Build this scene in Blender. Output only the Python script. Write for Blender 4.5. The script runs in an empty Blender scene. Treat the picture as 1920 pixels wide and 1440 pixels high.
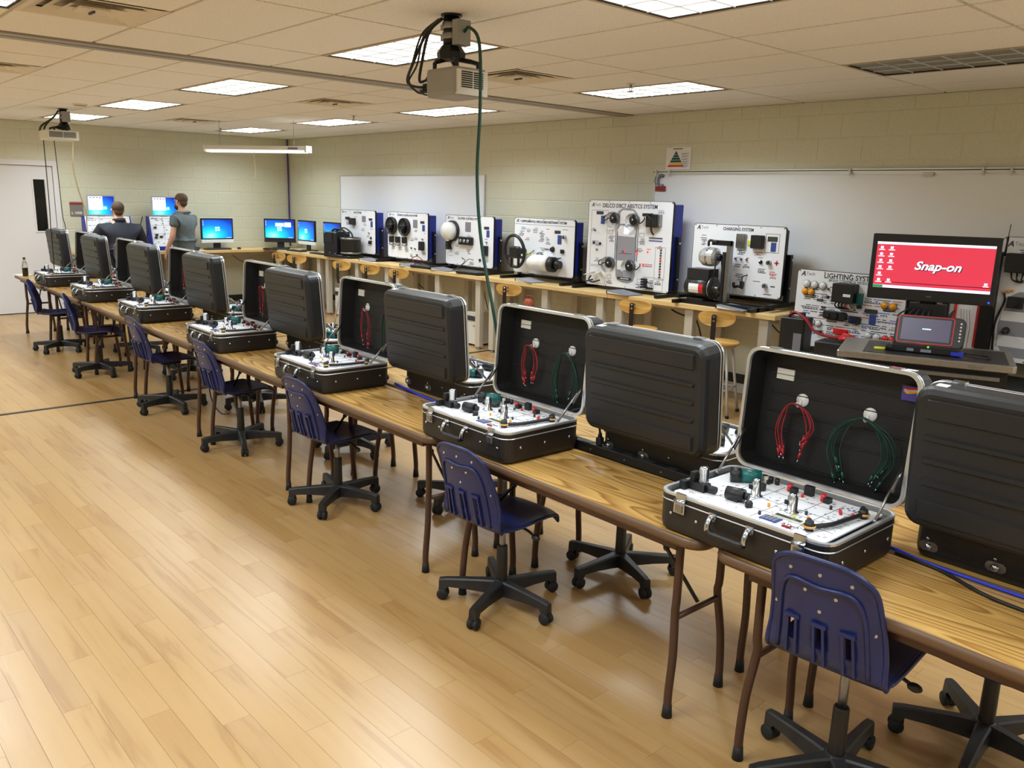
import bpy, math, random
from mathutils import Vector, Matrix, Euler
PI = math.pi
S = bpy.context.scene
COL = S.collection
rnd = random.Random(7)

# ------------------------------------------------------------------ camera, world, lights, exposure
CZ = 1.84
PAN, TILT, ROLL, FPX = 0.739695, 0.219402, 0.0263138, 1556.25
_fw = Vector((-math.cos(PAN) * math.cos(TILT), math.sin(PAN) * math.cos(TILT), -math.sin(TILT)))
_r = _fw.cross(Vector((0, 0, 1))).normalized()
_u = _r.cross(_fw)
_r2 = math.cos(ROLL) * _r + math.sin(ROLL) * _u
_u2 = -math.sin(ROLL) * _r + math.cos(ROLL) * _u
cam = bpy.data.objects.new('camera', bpy.data.cameras.new('camera'))
cam.data.sensor_width = 36.0
cam.data.lens = FPX / 1920 * 36
cam.data.clip_start = 0.05
cam.matrix_world = Matrix(((_r2.x, _u2.x, -_fw.x, 0), (_r2.y, _u2.y, -_fw.y, 0), (_r2.z, _u2.z, -_fw.z, CZ), (0, 0, 0, 1)))
COL.objects.link(cam)
S.camera = cam

XW, YW, HC = -13.85, 7.18, 2.75          # far wall, whiteboard wall, ceiling height
XE, YE = 4.0, -4.6                       # the two walls behind the photographer
FT = 0.3048
XR0, XL0 = -5.29, -8.169                 # ceiling grid origins either side of the partition track
YR0, YL0 = 3.007, 3.094
LAMP_W, PANEL_L, EXPO = 31.5, 1.9, 0.0
w = bpy.data.worlds.new('world'); S.world = w; w.use_nodes = True
w.node_tree.nodes['Background'].inputs[0].default_value = (0.9, 0.95, 1, 1)
w.node_tree.nodes['Background'].inputs[1].default_value = 0.02
S.view_settings.view_transform = 'Standard'
S.view_settings.look = 'None'
S.view_settings.gamma = 1
S.view_settings.use_curve_mapping = False
S.view_settings.exposure = EXPO
# ceiling fixtures: (x0, y0, lit)
FIX = []
for k in range(-3, 4):
    for r in range(-4, 2):
        x0 = XR0 + k * 8 * FT if k >= 0 else XL0 + (k + 1) * 8 * FT
        y0 = (YR0 if k >= 0 else YL0) + r * 8 * FT
        if y0 < YE + 0.3 or x0 + 4 * FT > XE: continue
        FIX.append((x0, y0, not (k == 1 and r == 1), k, r))
for (x0, y0, lit, k, r) in FIX:
    if not lit: continue
    L = bpy.data.lights.new('troffer_light', 'AREA')
    L.shape = 'RECTANGLE'; L.size = 4 * FT - 0.1; L.size_y = 2 * FT - 0.1
    L.energy = LAMP_W; L.color = (0.83, 0.945, 1.0); L.spread = math.radians(146)
    lo = bpy.data.objects.new('troffer_light', L); COL.objects.link(lo)
    lo.location = (x0 + 2 * FT, y0 + FT, HC - 0.016)

# ------------------------------------------------------------------ helpers
def lin(c):
    return tuple(((v / 255) / 12.92 if v <= 10.31 else ((v / 255 + 0.055) / 1.055) ** 2.4) for v in c)
MAT = {}
class NT:
    def __init__(s, name):
        s.m = bpy.data.materials.new(name); s.m.use_nodes = True
        s.t = s.m.node_tree; s.b = s.t.nodes['Principled BSDF']
    def n(s, typ, **kw):
        nd = s.t.nodes.new('ShaderNode' + typ)
        for k, v in kw.items():
            if k.startswith('i_'):
                key = k[2:]; key = int(key) if key.isdigit() else key.replace('_', ' ')
                nd.inputs[key].default_value = v
            else: setattr(nd, k, v)
        return nd
    def l(s, a, b): s.t.links.new(a, b)
    def math(s, op, a, b=None):
        nd = s.n('Math', operation=op)
        for i, v in enumerate((a, b)):
            if v is None: continue
            if isinstance(v, (int, float)): nd.inputs[i].default_value = v
            else: s.l(v, nd.inputs[i])
        return nd.outputs[0]
    def ramp(s, fac, stops):
        nd = s.n('ValToRGB'); e = nd.color_ramp.elements
        while len(e) < len(stops): e.new(0.5)
        for i, (p, c) in enumerate(stops):
            e[i].position = p; e[i].color = (*c, 1)
        s.l(fac, nd.inputs[0]); return nd.outputs[0]
    def mix(s, fac, a, b, typ='MIX'):
        nd = s.n('MixRGB', blend_type=typ)
        for i, v in ((0, fac), (1, a), (2, b)):
            if isinstance(v, (int, float)): nd.inputs[i].default_value = v
            elif isinstance(v, tuple): nd.inputs[i].default_value = (*v, 1)
            else: s.l(v, nd.inputs[i])
        return nd.outputs[0]
    def bump(s, h, st, dist=0.001):
        nd = s.n('Bump'); nd.inputs['Strength'].default_value = st; nd.inputs['Distance'].default_value = dist
        s.l(h, nd.inputs['Height']); s.l(nd.outputs[0], s.b.inputs['Normal'])

def mat(name, c, rough=0.5, metal=0.0, grain=0.0, gscale=60.0, bump=0.0, emit=0.0, alpha=1.0, trans=0.0, spec=0.5):
    """plain surface with a little procedural mottling and relief"""
    q = NT(name); b = q.b; c = lin(c)
    b.inputs['Base Color'].default_value = (*c, 1)
    b.inputs['Roughness'].default_value = rough
    b.inputs['Metallic'].default_value = metal
    b.inputs['Specular IOR Level'].default_value = spec
    if trans: b.inputs['Transmission Weight'].default_value = trans
    if alpha < 1: b.inputs['Alpha'].default_value = alpha
    if emit:
        b.inputs['Emission Color'].default_value = (*c, 1); b.inputs['Emission Strength'].default_value = emit
    if grain or bump:
        tc = q.n('TexCoord'); no = q.n('TexNoise'); no.inputs['Scale'].default_value = gscale; no.inputs['Detail'].default_value = 4
        q.l(tc.outputs['Object'], no.inputs['Vector'])
        if grain:
            lo = tuple(v * (1 - grain) for v in c); hi = tuple(min(1, v * (1 + grain)) for v in c)
            q.l(q.ramp(no.outputs[0], [(0.3, lo), (0.7, hi)]), b.inputs['Base Color'])
        if bump: q.bump(no.outputs[0], bump)
    MAT[name] = q.m
    return q.m

class MB:
    """mesh builder: collects loops of faces, then links ONE mesh object"""
    def __init__(s, M=None): s.v = []; s.f = []; s.mi = []; s.sm = []; s.mats = []; s.M = M
    def slot(s, m):
        if m not in s.mats: s.mats.append(m)
        return s.mats.index(m)
    def add(s, vs, fs, m, smooth=False, M=None):
        o = len(s.v); k = s.slot(m)
        for p in vs:
            p = Vector(p)
            if M is not None: p = M @ p
            if s.M is not None: p = s.M @ p
            s.v.append(p)
        for f in fs:
            s.f.append([i + o for i in f]); s.mi.append(k); s.sm.append(smooth)
    def box(s, x0, y0, z0, x1, y1, z1, m, M=None):
        v = [(x0, y0, z0), (x1, y0, z0), (x1, y1, z0), (x0, y1, z0), (x0, y0, z1), (x1, y0, z1), (x1, y1, z1), (x0, y1, z1)]
        s.add(v, [(3, 2, 1, 0), (4, 5, 6, 7), (0, 1, 5, 4), (1, 2, 6, 5), (2, 3, 7, 6), (3, 0, 4, 7)], m, False, M)
    def cbox(s, c, d, m, M=None):
        s.box(c[0] - d[0] / 2, c[1] - d[1] / 2, c[2] - d[2] / 2, c[0] + d[0] / 2, c[1] + d[1] / 2, c[2] + d[2] / 2, m, M)
    def loft(s, loops, m, cap0=True, cap1=True, smooth=False, closed=True, M=None):
        n = len(loops[0]); vs = [p for L in loops for p in L]; fs = []
        for a in range(len(loops) - 1):
            for i in range(n if closed else n - 1):
                j = (i + 1) % n
                fs.append((a * n + i, a * n + j, (a + 1) * n + j, (a + 1) * n + i))
        s.add(vs, fs, m, smooth, M)
        o = len(s.v) - len(vs); k = s.slot(m)
        if cap0: s.f.append([o + i for i in range(n)][::-1]); s.mi.append(k); s.sm.append(False)
        if cap1: s.f.append([o + (len(loops) - 1) * n + i for i in range(n)]); s.mi.append(k); s.sm.append(False)
    def plate(s, cx, cy, w, h, r, z0, z1, m, ch=0.0, axis='z', n=4, smooth=False, M=None):
        """rounded rectangle extruded along axis, with a small chamfer"""
        def L(e, z): return [ax3(x + cx, y + cy, z, axis) for x, y in rrect(w - 2 * e, h - 2 * e, max(r - e, 0.0005), n)]
        lo = [L(ch, z0), L(0, z0 + ch), L(0, z1 - ch), L(ch, z1)] if ch else [L(0, z0), L(0, z1)]
        s.loft(lo, m, smooth=smooth, M=M)
    def cyl(s, p0, p1, r0, m, r1=None, n=12, smooth=True, cap=True, M=None):
        p0 = Vector(p0); p1 = Vector(p1); r1 = r0 if r1 is None else r1
        d = (p1 - p0).normalized(); a = d.orthogonal().normalized(); b = d.cross(a)
        L = [[p + rr * (math.cos(2 * PI * i / n) * a + math.sin(2 * PI * i / n) * b) for i in range(n)] for p, rr in ((p0, r0), (p1, r1))]
        s.loft(L, m, cap, cap, smooth, M=M)
    def lathe(s, prof, m, o=(0, 0, 0), d=(0, 0, 1), n=16, smooth=True, M=None, cap=True):
        o = Vector(o); d = Vector(d).normalized(); a = d.orthogonal().normalized(); b = d.cross(a)
        L = [[o + z * d + rr * (math.cos(2 * PI * i / n) * a + math.sin(2 * PI * i / n) * b) for i in range(n)] for rr, z in prof]
        s.loft(L, m, cap, cap, smooth, M=M)
    def tube(s, pts, r, m, n=6, closed=False, smooth=True, flat=None, M=None):
        pts = [Vector(p) for p in pts]; N = len(pts); L = []; nrm = None
        for i, p in enumerate(pts):
            if closed: t = (pts[(i + 1) % N] - pts[i - 1])
            else: t = pts[min(i + 1, N - 1)] - pts[max(i - 1, 0)]
            t = t.normalized() if t.length > 1e-9 else Vector((0, 0, 1))
            if nrm is None: nrm = t.orthogonal().normalized()
            nrm = (nrm - nrm.dot(t) * t)
            nrm = nrm.normalized() if nrm.length > 1e-6 else t.orthogonal().normalized()
            b = t.cross(nrm); rr = r[i] if isinstance(r, (list, tuple)) else r
            L.append([p + rr * (math.cos(2 * PI * k / n) * nrm + math.sin(2 * PI * k / n) * b) for k in range(n)])
        if closed: L.append(L[0])
        s.loft(L, m, not closed, not closed, smooth, M=M)
    def ball(s, c, r, m, sz=(1, 1, 1), n=12, M=None):
        c = Vector(c); L = []
        for a in range(1, n // 2):
            t = PI * a / (n // 2)
            L.append([c + Vector((r * sz[0] * math.sin(t) * math.cos(2 * PI * i / n), r * sz[1] * math.sin(t) * math.sin(2 * PI * i / n), -r * sz[2] * math.cos(t))) for i in range(n)])
        o = len(s.v); s.loft(L, m, True, True, True, M=M)
    def mesh(s, name):
        me = bpy.data.meshes.new(name)
        me.from_pydata(s.v, [], s.f)
        for m in s.mats: me.materials.append(m)
        me.polygons.foreach_set('material_index', s.mi)
        me.polygons.foreach_set('use_smooth', s.sm)
        me.update()
        return me
    def build(s, name, parent=None, loc=None, rotz=None):
        return link(name, s.mesh(name), parent, loc, rotz)

def link(name, me, parent=None, loc=None, rotz=None):
    o = bpy.data.objects.new(name, me); COL.objects.link(o)
    if parent is not None: o.parent = parent
    if loc is not None: o.location = loc
    if rotz is not None: o.rotation_euler = (0, 0, rotz)
    return o
def ax3(x, y, z, axis):
    """map plate coordinates: 'z' lies flat, 'y' stands facing -y (x right, y up, z into depth), 'x' stands facing +x"""
    if axis == 'z': return (x, y, z)
    if axis == 'y': return (x, z, y)
    return (z, x, y)
def rrect(w, h, r, n=4):
    r = min(r, w / 2 - 1e-4, h / 2 - 1e-4); p = []
    for cx, cy, a0 in ((w / 2 - r, h / 2 - r, 0), (-w / 2 + r, h / 2 - r, 90), (-w / 2 + r, -h / 2 + r, 180), (w / 2 - r, -h / 2 + r, 270)):
        for i in range(n + 1):
            a = math.radians(a0 + 90 * i / n); p.append((cx + r * math.cos(a), cy + r * math.sin(a)))
    return p
def cr(pts, k=6):
    """Catmull-Rom curve through the points"""
    P = [Vector(p) for p in pts]; P = [2 * P[0] - P[1]] + P + [2 * P[-1] - P[-2]]; out = []
    for i in range(1, len(P) - 2):
        a, b, c, d = P[i - 1:i + 3]
        for j in range(k):
            t = j / k
            out.append(0.5 * (2 * b + (c - a) * t + (2 * a - 5 * b + 4 * c - d) * t * t + (3 * b - a - 3 * c + d) * t ** 3))
    out.append(P[-2]); return out
def tag(o, label=None, cat=None, group=None, kind=None):
    if label: o['label'] = label
    if cat: o['category'] = cat
    if group: o['group'] = group
    if kind: o['kind'] = kind
    return o
def thing(name, label, cat, loc=(0, 0, 0), rotz=0.0, group=None):
    o = bpy.data.objects.new(name, None); COL.objects.link(o); o.empty_display_size = 0.1
    o.location = loc; o.rotation_euler = (0, 0, rotz)
    return tag(o, label, cat, group)
def dup(root, loc, rotz=0.0, label=None, group=None):
    kids = {}
    for o in root.children_recursive: kids.setdefault(o.parent, []).append(o)
    def cp(o, parent):
        c = o.copy(); COL.objects.link(c)
        if parent is not None: c.parent = parent
        for ch in kids.get(o, ()): cp(ch, c)
        return c
    r = cp(root, None); r.location = loc; r.rotation_euler = (0, 0, rotz)
    if label: r['label'] = label
    if group: r['group'] = group
    return r
_tx = {}
def text(s, size, m, name='lettering', parent=None, loc=(0, 0, 0), rot=(PI / 2, 0, 0), align='LEFT', shear=0.0, sx=1.0, bold=0.0, depth=0.0006):
    key = (s, size, m.name, align, shear, bold)
    if key not in _tx:
        cu = bpy.data.curves.new('lettering', 'FONT'); cu.body = s; cu.size = size; cu.align_x = align; cu.align_y = 'CENTER'
        cu.shear = shear; cu.offset = bold; cu.extrude = depth; cu.resolution_u = 3
        ob = bpy.data.objects.new('tmp', cu)
        me = bpy.data.meshes.new_from_object(ob); me.materials.clear(); me.materials.append(m)
        bpy.data.objects.remove(ob); bpy.data.curves.remove(cu); _tx[key] = me
    o = link(name, _tx[key], parent, loc); o.rotation_euler = rot; o.scale = (sx, 1, 1)
    return o
# ------------------------------------------------------------------ materials
mat('black_plastic', (24, 24, 26), 0.45, bump=0.25, gscale=900)
mat('case_black', (29, 31, 35), 0.42, bump=0.5, gscale=700)
mat('case_inner', (15, 15, 18), 0.6, bump=0.4, gscale=500)
mat('case_body', (31, 27, 26), 0.5, bump=0.4, gscale=600)
mat('alu', (214, 216, 220), 0.34, 0.75)
mat('chrome', (190, 198, 210), 0.2, 1.0)
mat('steel', (150, 150, 152), 0.35, 1.0, grain=0.1)
mat('stainless', (176, 174, 170), 0.3, 0.9, grain=0.08, gscale=30)
mat('gunmetal', (58, 58, 60), 0.4, 0.6)
mat('black_steel', (20, 20, 23), 0.4, 0.2)
mat('white_panel', (238, 240, 247), 0.35)
mat('white_plastic', (232, 232, 230), 0.4)
mat('offwhite', (214, 210, 200), 0.55)
mat('print_dark', (52, 52, 66), 0.6)
mat('print_grey', (128, 128, 140), 0.6)
mat('print_red', (196, 62, 66), 0.6)
mat('print_blue', (70, 90, 170), 0.6)
mat('blue_box', (28, 44, 150), 0.4)
mat('keypad_blue', (44, 70, 140), 0.45)
mat('lcd_green', (62, 72, 54), 0.3)
mat('red', (205, 40, 44), 0.4)
mat('dark_red', (150, 24, 34), 0.4)
mat('red_lens', (214, 42, 38), 0.15)
mat('amber_lens', (240, 160, 20), 0.15)
mat('clear_lens', (225, 225, 225), 0.12)
mat('teal', (10, 96, 92), 0.35)
mat('lead_red', (158, 34, 46), 0.4)
mat('lead_green', (10, 62, 46), 0.4)
mat('yellow', (218, 222, 60), 0.5)
mat('ethernet_blue', (38, 56, 190), 0.45)
mat('cord_green', (14, 66, 56), 0.5)
mat('cord_white', (226, 222, 190), 0.5)
mat('cord_purple', (74, 62, 140), 0.5)
mat('rubber', (18, 18, 20), 0.7)
mat('chair_blue', (24, 34, 84), 0.36, grain=0.1, gscale=14, bump=0.25)
mat('chair_base', (32, 32, 34), 0.48, grain=0.3, gscale=18, bump=0.3)
mat('column_black', (28, 25, 24), 0.45)
mat('table_brown', (98, 72, 50), 0.4)
mat('leg_brown', (78, 54, 42), 0.4, 0.3)
mat('bench_leg', (190, 182, 166), 0.5)
mat('stool_steel', (196, 194, 190), 0.4, 0.3)
mat('stool_post', (46, 32, 28), 0.45, 0.2)
mat('door_paint', (222, 219, 220), 0.5)
mat('vision_dark', (6, 6, 8), 0.15)
mat('white_board', (240, 243, 250), 0.22)
mat('sign_grey', (128, 120, 112), 0.6)
mat('sign_red', (140, 46, 58), 0.6)
mat('paper', (236, 236, 236), 0.7)
mat('proj_grey', (150, 148, 145), 0.5, 0.1)
mat('proj_white', (218, 215, 205), 0.5)
mat('ceiling_metal', (190, 176, 150), 0.5)
mat('grid_metal', (196, 184, 160), 0.5)
mat('track', (168, 160, 148), 0.45, 0.2)
mat('vent_metal', (224, 214, 194), 0.5)
mat('dark_gap', (30, 26, 22), 0.8)
mat('lamp_off', (120, 118, 112), 0.4)
mat('lamp_on', (255, 252, 244), 0.5, emit=PANEL_L)
mat('tube_on', (255, 255, 250), 0.5, emit=1.6)
mat('lamp_rib', (205, 212, 220), 0.4)
mat('baseboard_white', (198, 196, 188), 0.5)
mat('baseboard_black', (28, 28, 30), 0.5)
mat('skin', (206, 158, 132), 0.55, grain=0.06)
mat('hair_brown', (82, 62, 46), 0.8, grain=0.35, gscale=160, bump=0.5)
mat('beard', (52, 36, 28), 0.8, grain=0.3, gscale=160)
mat('eye_white', (230, 228, 224), 0.3)
mat('shirt_navy', (34, 37, 50), 0.8, grain=0.15, gscale=20, bump=0.3)
mat('shirt_grey', (92, 103, 106), 0.85, grain=0.12, gscale=25, bump=0.3)
mat('trousers', (38, 40, 52), 0.85, grain=0.15, gscale=30)
mat('shoe', (40, 34, 30), 0.6)
mat('glass_clear', (235, 238, 240), 0.05, trans=0.9)
mat('cola', (44, 22, 14), 0.2)
mat('orange_cloth', (172, 84, 60), 0.8, grain=.4, gscale=40)
mat('seat_grey', (84, 76, 80), 0.7)
mat('car_grey', (150, 152, 162), 0.45)
mat('pyramid_green', (30, 84, 84), 0.6)
mat('pyramid_yellow', (226, 200, 60), 0.6)
mat('led_red', (255, 40, 60), 0.4, emit=2.0)
mat('led_blue', (40, 60, 255), 0.4, emit=3.0)
mat('led_green', (60, 230, 40), 0.4, emit=2.0)
mat('glow_white', (210, 210, 255), 0.4, emit=1.0)
mat('screen_red', (222, 62, 86), 0.3, emit=0.62)
mat('screen_white', (235, 235, 255), 0.3, emit=0.85)
mat('screen_green', (40, 150, 90), 0.3, emit=0.6)
mat('screen_purple', (78, 74, 96), 0.3, emit=0.45)
mat('screen_pale', (190, 235, 255), 0.3, emit=0.9)
mat('screen_dark', (20, 20, 40), 0.3, emit=0.2)
M = MAT

q = NT('screen_blue')                                   # a desktop picture: cyan glow fading to deep blue
tc = q.n('TexCoord'); sp = q.n('SeparateXYZ'); q.l(tc.outputs['Generated'], sp.inputs[0])
dx = q.math('SUBTRACT', sp.outputs[0], 0.28); dz = q.math('SUBTRACT', sp.outputs[2], 0.12)
dist = q.math('SQRT', q.math('ADD', q.math('MULTIPLY', dx, dx), q.math('MULTIPLY', dz, dz)))
c = q.ramp(dist, [(0.0, lin((150, 245, 240))), (0.25, lin((30, 190, 236))), (0.6, lin((14, 110, 214))), (1.0, lin((14, 40, 150)))])
q.l(c, q.b.inputs['Emission Color']); q.l(c, q.b.inputs['Base Color']); q.b.inputs['Emission Strength'].default_value = 1.05; q.b.inputs['Roughness'].default_value = 0.3
MAT['screen_blue'] = q.m

PW, PL = 0.1016, 0.9144
q = NT('floor_plank')                                   # vinyl planks, each with its own tone and streaks
geo = q.n('NewGeometry'); sp = q.n('SeparateXYZ'); q.l(geo.outputs['Position'], sp.inputs[0])
row = q.math('FLOOR', q.math('DIVIDE', sp.outputs[1], PW))
off = q.math('MULTIPLY', q.math('FRACT', q.math('MULTIPLY', row, 0.381966)), PL)
colm = q.math('FLOOR', q.math('DIVIDE', q.math('ADD', sp.outputs[0], off), PL))
cb = q.n('CombineXYZ'); q.l(row, cb.inputs[0]); q.l(colm, cb.inputs[1])
wn = q.n('TexWhiteNoise', noise_dimensions='3D'); q.l(cb.outputs[0], wn.inputs['Vector'])
base = q.ramp(wn.outputs['Value'], [(0.0, lin((166, 129, 79))), (0.35, lin((171, 135, 85))), (0.7, lin((176, 141, 92))), (1.0, lin((170, 135, 89)))])
sc = q.n('VectorMath', operation='MULTIPLY'); q.l(geo.outputs['Position'], sc.inputs[0]); sc.inputs[1].default_value = (1.3, 17, 1)
ad = q.n('VectorMath', operation='MULTIPLY_ADD'); q.l(wn.outputs['Color'], ad.inputs[0]); ad.inputs[1].default_value = (40, 40, 40); q.l(sc.outputs[0], ad.inputs[2])
no = q.n('TexNoise'); no.inputs['Scale'].default_value = 1.0; no.inputs['Detail'].default_value = 6; no.inputs['Distortion'].default_value = 0.8; q.l(ad.outputs[0], no.inputs['Vector'])
st = q.ramp(no.outputs[0], [(0.42, (1, 1, 1)), (0.56, (0.95, 0.93, 0.90)), (0.66, (0.78, 0.69, 0.60)), (0.76, (0.90, 0.84, 0.78))])
c = q.mix(0.85, base, st, 'MULTIPLY')
q.l(c, q.b.inputs['Base Color'])
n2 = q.n('TexNoise'); n2.inputs['Scale'].default_value = 2.2; n2.inputs['Detail'].default_value = 3; q.l(geo.outputs['Position'], n2.inputs['Vector'])
mr = q.n('MapRange'); mr.inputs['To Min'].default_value = 0.24; mr.inputs['To Max'].default_value = 0.38; q.l(n2.outputs[0], mr.inputs['Value']); q.l(mr.outputs[0], q.b.inputs['Roughness']); q.b.inputs['Specular IOR Level'].default_value = 1.0
q.bump(no.outputs[0], 0.08)
MAT['floor_plank'] = q.m

def wood(name, pale, dark, ring=9.0, rough=0.3, streak=(0.55, 5.0)):
    q = NT(name); tc = q.n('TexCoord'); oi = q.n('ObjectInfo')
    ad = q.n('VectorMath', operation='MULTIPLY_ADD'); q.l(tc.outputs['Object'], ad.inputs[0]); ad.inputs[1].default_value = (streak[0], streak[1], streak[1])
    cb = q.n('CombineXYZ'); q.l(q.math('MULTIPLY', oi.outputs['Random'], 37.0), cb.inputs[0]); q.l(q.math('MULTIPLY', oi.outputs['Random'], 11.0), cb.inputs[1]); q.l(cb.outputs[0], ad.inputs[2])
    no = q.n('TexNoise'); no.inputs['Scale'].default_value = 1.1; no.inputs['Detail'].default_value = 1.2; no.inputs['Roughness'].default_value = 0.4; q.l(ad.outputs[0], no.inputs['Vector'])
    rg = q.math('FRACT', q.math('MULTIPLY', no.outputs[0], ring))
    f = q.n('VectorMath', operation='MULTIPLY'); q.l(tc.outputs['Object'], f.inputs[0]); f.inputs[1].default_value = (6, 160, 160)
    n2 = q.n('TexNoise'); n2.inputs['Scale'].default_value = 1.0; n2.inputs['Detail'].default_value = 3; q.l(f.outputs[0], n2.inputs['Vector'])
    c1 = q.ramp(rg, [(0.0, lin(pale)), (0.55, lin(tuple(a * .6 + b * .4 for a, b in zip(pale, dark)))), (0.86, lin(dark)), (1.0, lin(pale))])
    c2 = q.ramp(n2.outputs[0], [(0.35, (0.78, 0.74, 0.68)), (0.6, (1, 1, 1))])
    q.l(q.mix(0.7, c1, c2, 'MULTIPLY'), q.b.inputs['Base Color']); q.b.inputs['Roughness'].default_value = rough
    MAT[name] = q.m
wood('laminate_oak', (206, 166, 98), (150, 108, 54), 17.0, 0.26)
wood('maple', (232, 204, 146), (218, 182, 120), 5.0, 0.4)
wood('stool_wood', (226, 182, 104), (206, 156, 78), 4.0, 0.35)

q = NT('ceiling_tile')                                  # fissured mineral tile
tc = q.n('TexCoord'); no = q.n('TexNoise'); no.inputs['Scale'].default_value = 140; no.inputs['Detail'].default_value = 3; q.l(tc.outputs['Object'], no.inputs['Vector'])
q.l(q.ramp(no.outputs[0], [(0.30, lin((200, 192, 178))), (0.42, lin((241, 239, 233))), (1.0, lin((248, 246, 241)))]), q.b.inputs['Base Color'])
q.b.inputs['Roughness'].default_value = 1.0; q.bump(no.outputs[0], 0.35)
MAT['ceiling_tile'] = q.m
q = NT('block_paint')                                   # khaki gloss paint over concrete block
tc = q.n('TexCoord'); no = q.n('TexNoise'); no.inputs['Scale'].default_value = 55; no.inputs['Detail'].default_value = 5; q.l(tc.outputs['Object'], no.inputs['Vector'])
q.l(q.ramp(no.outputs[0], [(0.3, lin((208, 206, 184))), (0.7, lin((216, 214, 192)))]), q.b.inputs['Base Color'])
q.b.inputs['Roughness'].default_value = 0.45; q.bump(no.outputs[0], 0.35, 0.002)
MAT['block_paint'] = q.m

# ------------------------------------------------------------------ the setting
def struct(name, mb, parent=None, kind='structure'):
    o = mb.build(name, parent); o['kind'] = kind; return o
# floor and its planks
mb = MB(); mb.box(XW - 0.2, YE - 0.2, -0.1, XE + 0.2, YW + 0.2, -0.003, M['dark_gap']); floor = struct('floor', mb)
pm = MB(); pm.box(-PL / 2 + 0.0004, -PW / 2 + 0.0004, -0.004, PL / 2 - 0.0004, PW / 2 - 0.0004, 0, M['floor_plank']); plank_me = pm.mesh('plank')
rest = MB(); near = []
for r in range(int(YE / PW) - 1, int(YW / PW) + 1):
    o_ = (r * 0.381966 % 1) * PL
    for cidx in range(int(XW / PL) - 2, int(XE / PL) + 3):
        x0 = cidx * PL - o_; cx, cy = x0 + PL / 2, (r + 0.5) * PW
        if cx + PL / 2 < XW or cx - PL / 2 > XE: continue
        fr = (-0.72 * cx + 0.66 * cy)
        rt = (0.675 * cx + 0.738 * cy)
        vis = fr > 1.2 and abs(rt) < 0.66 * (fr + 0.45) and cy < 2.9
        near.append((cx, cy, math.hypot(cx, cy) if vis else 99 + math.hypot(cx, cy)))
near.sort(key=lambda t: t[2])
for i, (cx, cy, d) in enumerate(near):
    if i < 290: link('plank', plank_me, floor, (cx, cy, 0))
    else: rest.box(max(cx - PL / 2 + 0.0004, XW), cy - PW / 2 + 0.0004, -0.004, min(cx + PL / 2 - 0.0004, XE), min(cy + PW / 2 - 0.0004, YW), 0, M['floor_plank'])
struct('plank_field', rest, floor, 'stuff')
mb = MB(); mb.box(-7.70, YE, 0, -7.655, YW, 0.004, M['baseboard_black']); struct('trim_2', mb)      # strip across the floor

# walls of painted block
BW, BH, BJ = 0.4064, 0.2032, 0.006
def block_mesh(wid, along):
    b = MB(); w2, h2 = wid / 2 - BJ / 2, BH / 2 - BJ / 2; e = 0.005
    L = [[(-w2, 0, -h2), (w2, 0, -h2), (w2, 0, h2), (-w2, 0, h2)], [(-w2 + e, -0.003, -h2 + e), (w2 - e, -0.003, -h2 + e), (w2 - e, -0.003, h2 - e), (-w2 + e, -0.003, h2 - e)]]
    if along == 'y': L = [[(-y, x, z) for x, y, z in q_] for q_ in L]
    b.loft(L, M['block_paint'], cap0=False); return b.mesh('block')
def blocks(parent, along, a0, a1, plane, holes, full):
    cand = []; half = {}
    for r in range(int(HC / BH) + 1):
        z0 = r * BH; z1 = min(z0 + BH, HC)
        if z1 - z0 < 0.05: continue
        s0 = a0 - (BW / 2 if r % 2 else 0); n = 0
        while s0 < a1 - 0.02:
            c0, c1 = max(s0, a0), min(s0 + BW, a1); s0 += BW
            if c1 - c0 < 0.03: continue
            if any(c0 > h[0] - 0.02 and c1 < h[1] + 0.02 and z0 > h[2] - 0.02 and z1 < h[3] + 0.02 for h in holes): continue
            cand.append((c0, c1, z0, z1))
    return cand
me_cache = {}
def put_blocks(parent, along, plane, cand, limit, prio):
    cand.sort(key=prio); rest = MB(); n = 0
    for (c0, c1, z0, z1) in cand:
        wid = round(c1 - c0, 3); cc = (c0 + c1) / 2
        key = (wid, along)
        if z1 - z0 > BH - 0.01 and n < limit:
            if key not in me_cache: me_cache[key] = block_mesh(wid, along)
            loc = (cc, plane, z0 + BH / 2) if along == 'x' else (plane, cc, z0 + BH / 2)
            link('block', me_cache[key], parent, loc); n += 1
        else:
            e = BJ / 2
            if along == 'x': rest.box(c0 + e, plane - 0.003, z0 + e, c1 - e, plane, z1 - e, M['block_paint'])
            else: rest.box(plane, c0 + e, z0 + e, plane + 0.003, c1 - e, z1 - e, M['block_paint'])
    if rest.v: struct('block_field', rest, parent, 'stuff')
DY0, DY1, DH = 2.46, 3.40, 2.135
mb = MB()
mb.box(XW - 0.2, YE, 0, XW, DY0, HC, M['block_paint']); mb.box(XW - 0.2, DY1, 0, XW, YW, HC, M['block_paint']); mb.box(XW - 0.2, DY0, DH, XW, DY1, HC, M['block_paint'])
wl = struct('wall_left', mb)
ca = blocks(wl, 'y', 1.0, YW, XW, [(DY0 - 0.08, DY1 + 0.08, -1, DH + 0.07)], True)
ca = [(a, b, c, d) for a, b, c, d in ca if not (b > DY0 - 0.07 and a < DY1 + 0.07 and c < DH + 0.05)] + \
     [(max(a, DY1 + 0.07), b, c, d) for a, b, c, d in ca if a < DY1 + 0.07 < b - 0.03 and c < DH + 0.05] + \
     [(a, min(b, DY0 - 0.07), c, d) for a, b, c, d in ca if a < DY0 - 0.07 - 0.03 and b > DY0 - 0.07 and c < DH + 0.05] 
put_blocks(wl, 'y', XW, ca, 250, lambda t: -t[0])
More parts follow.
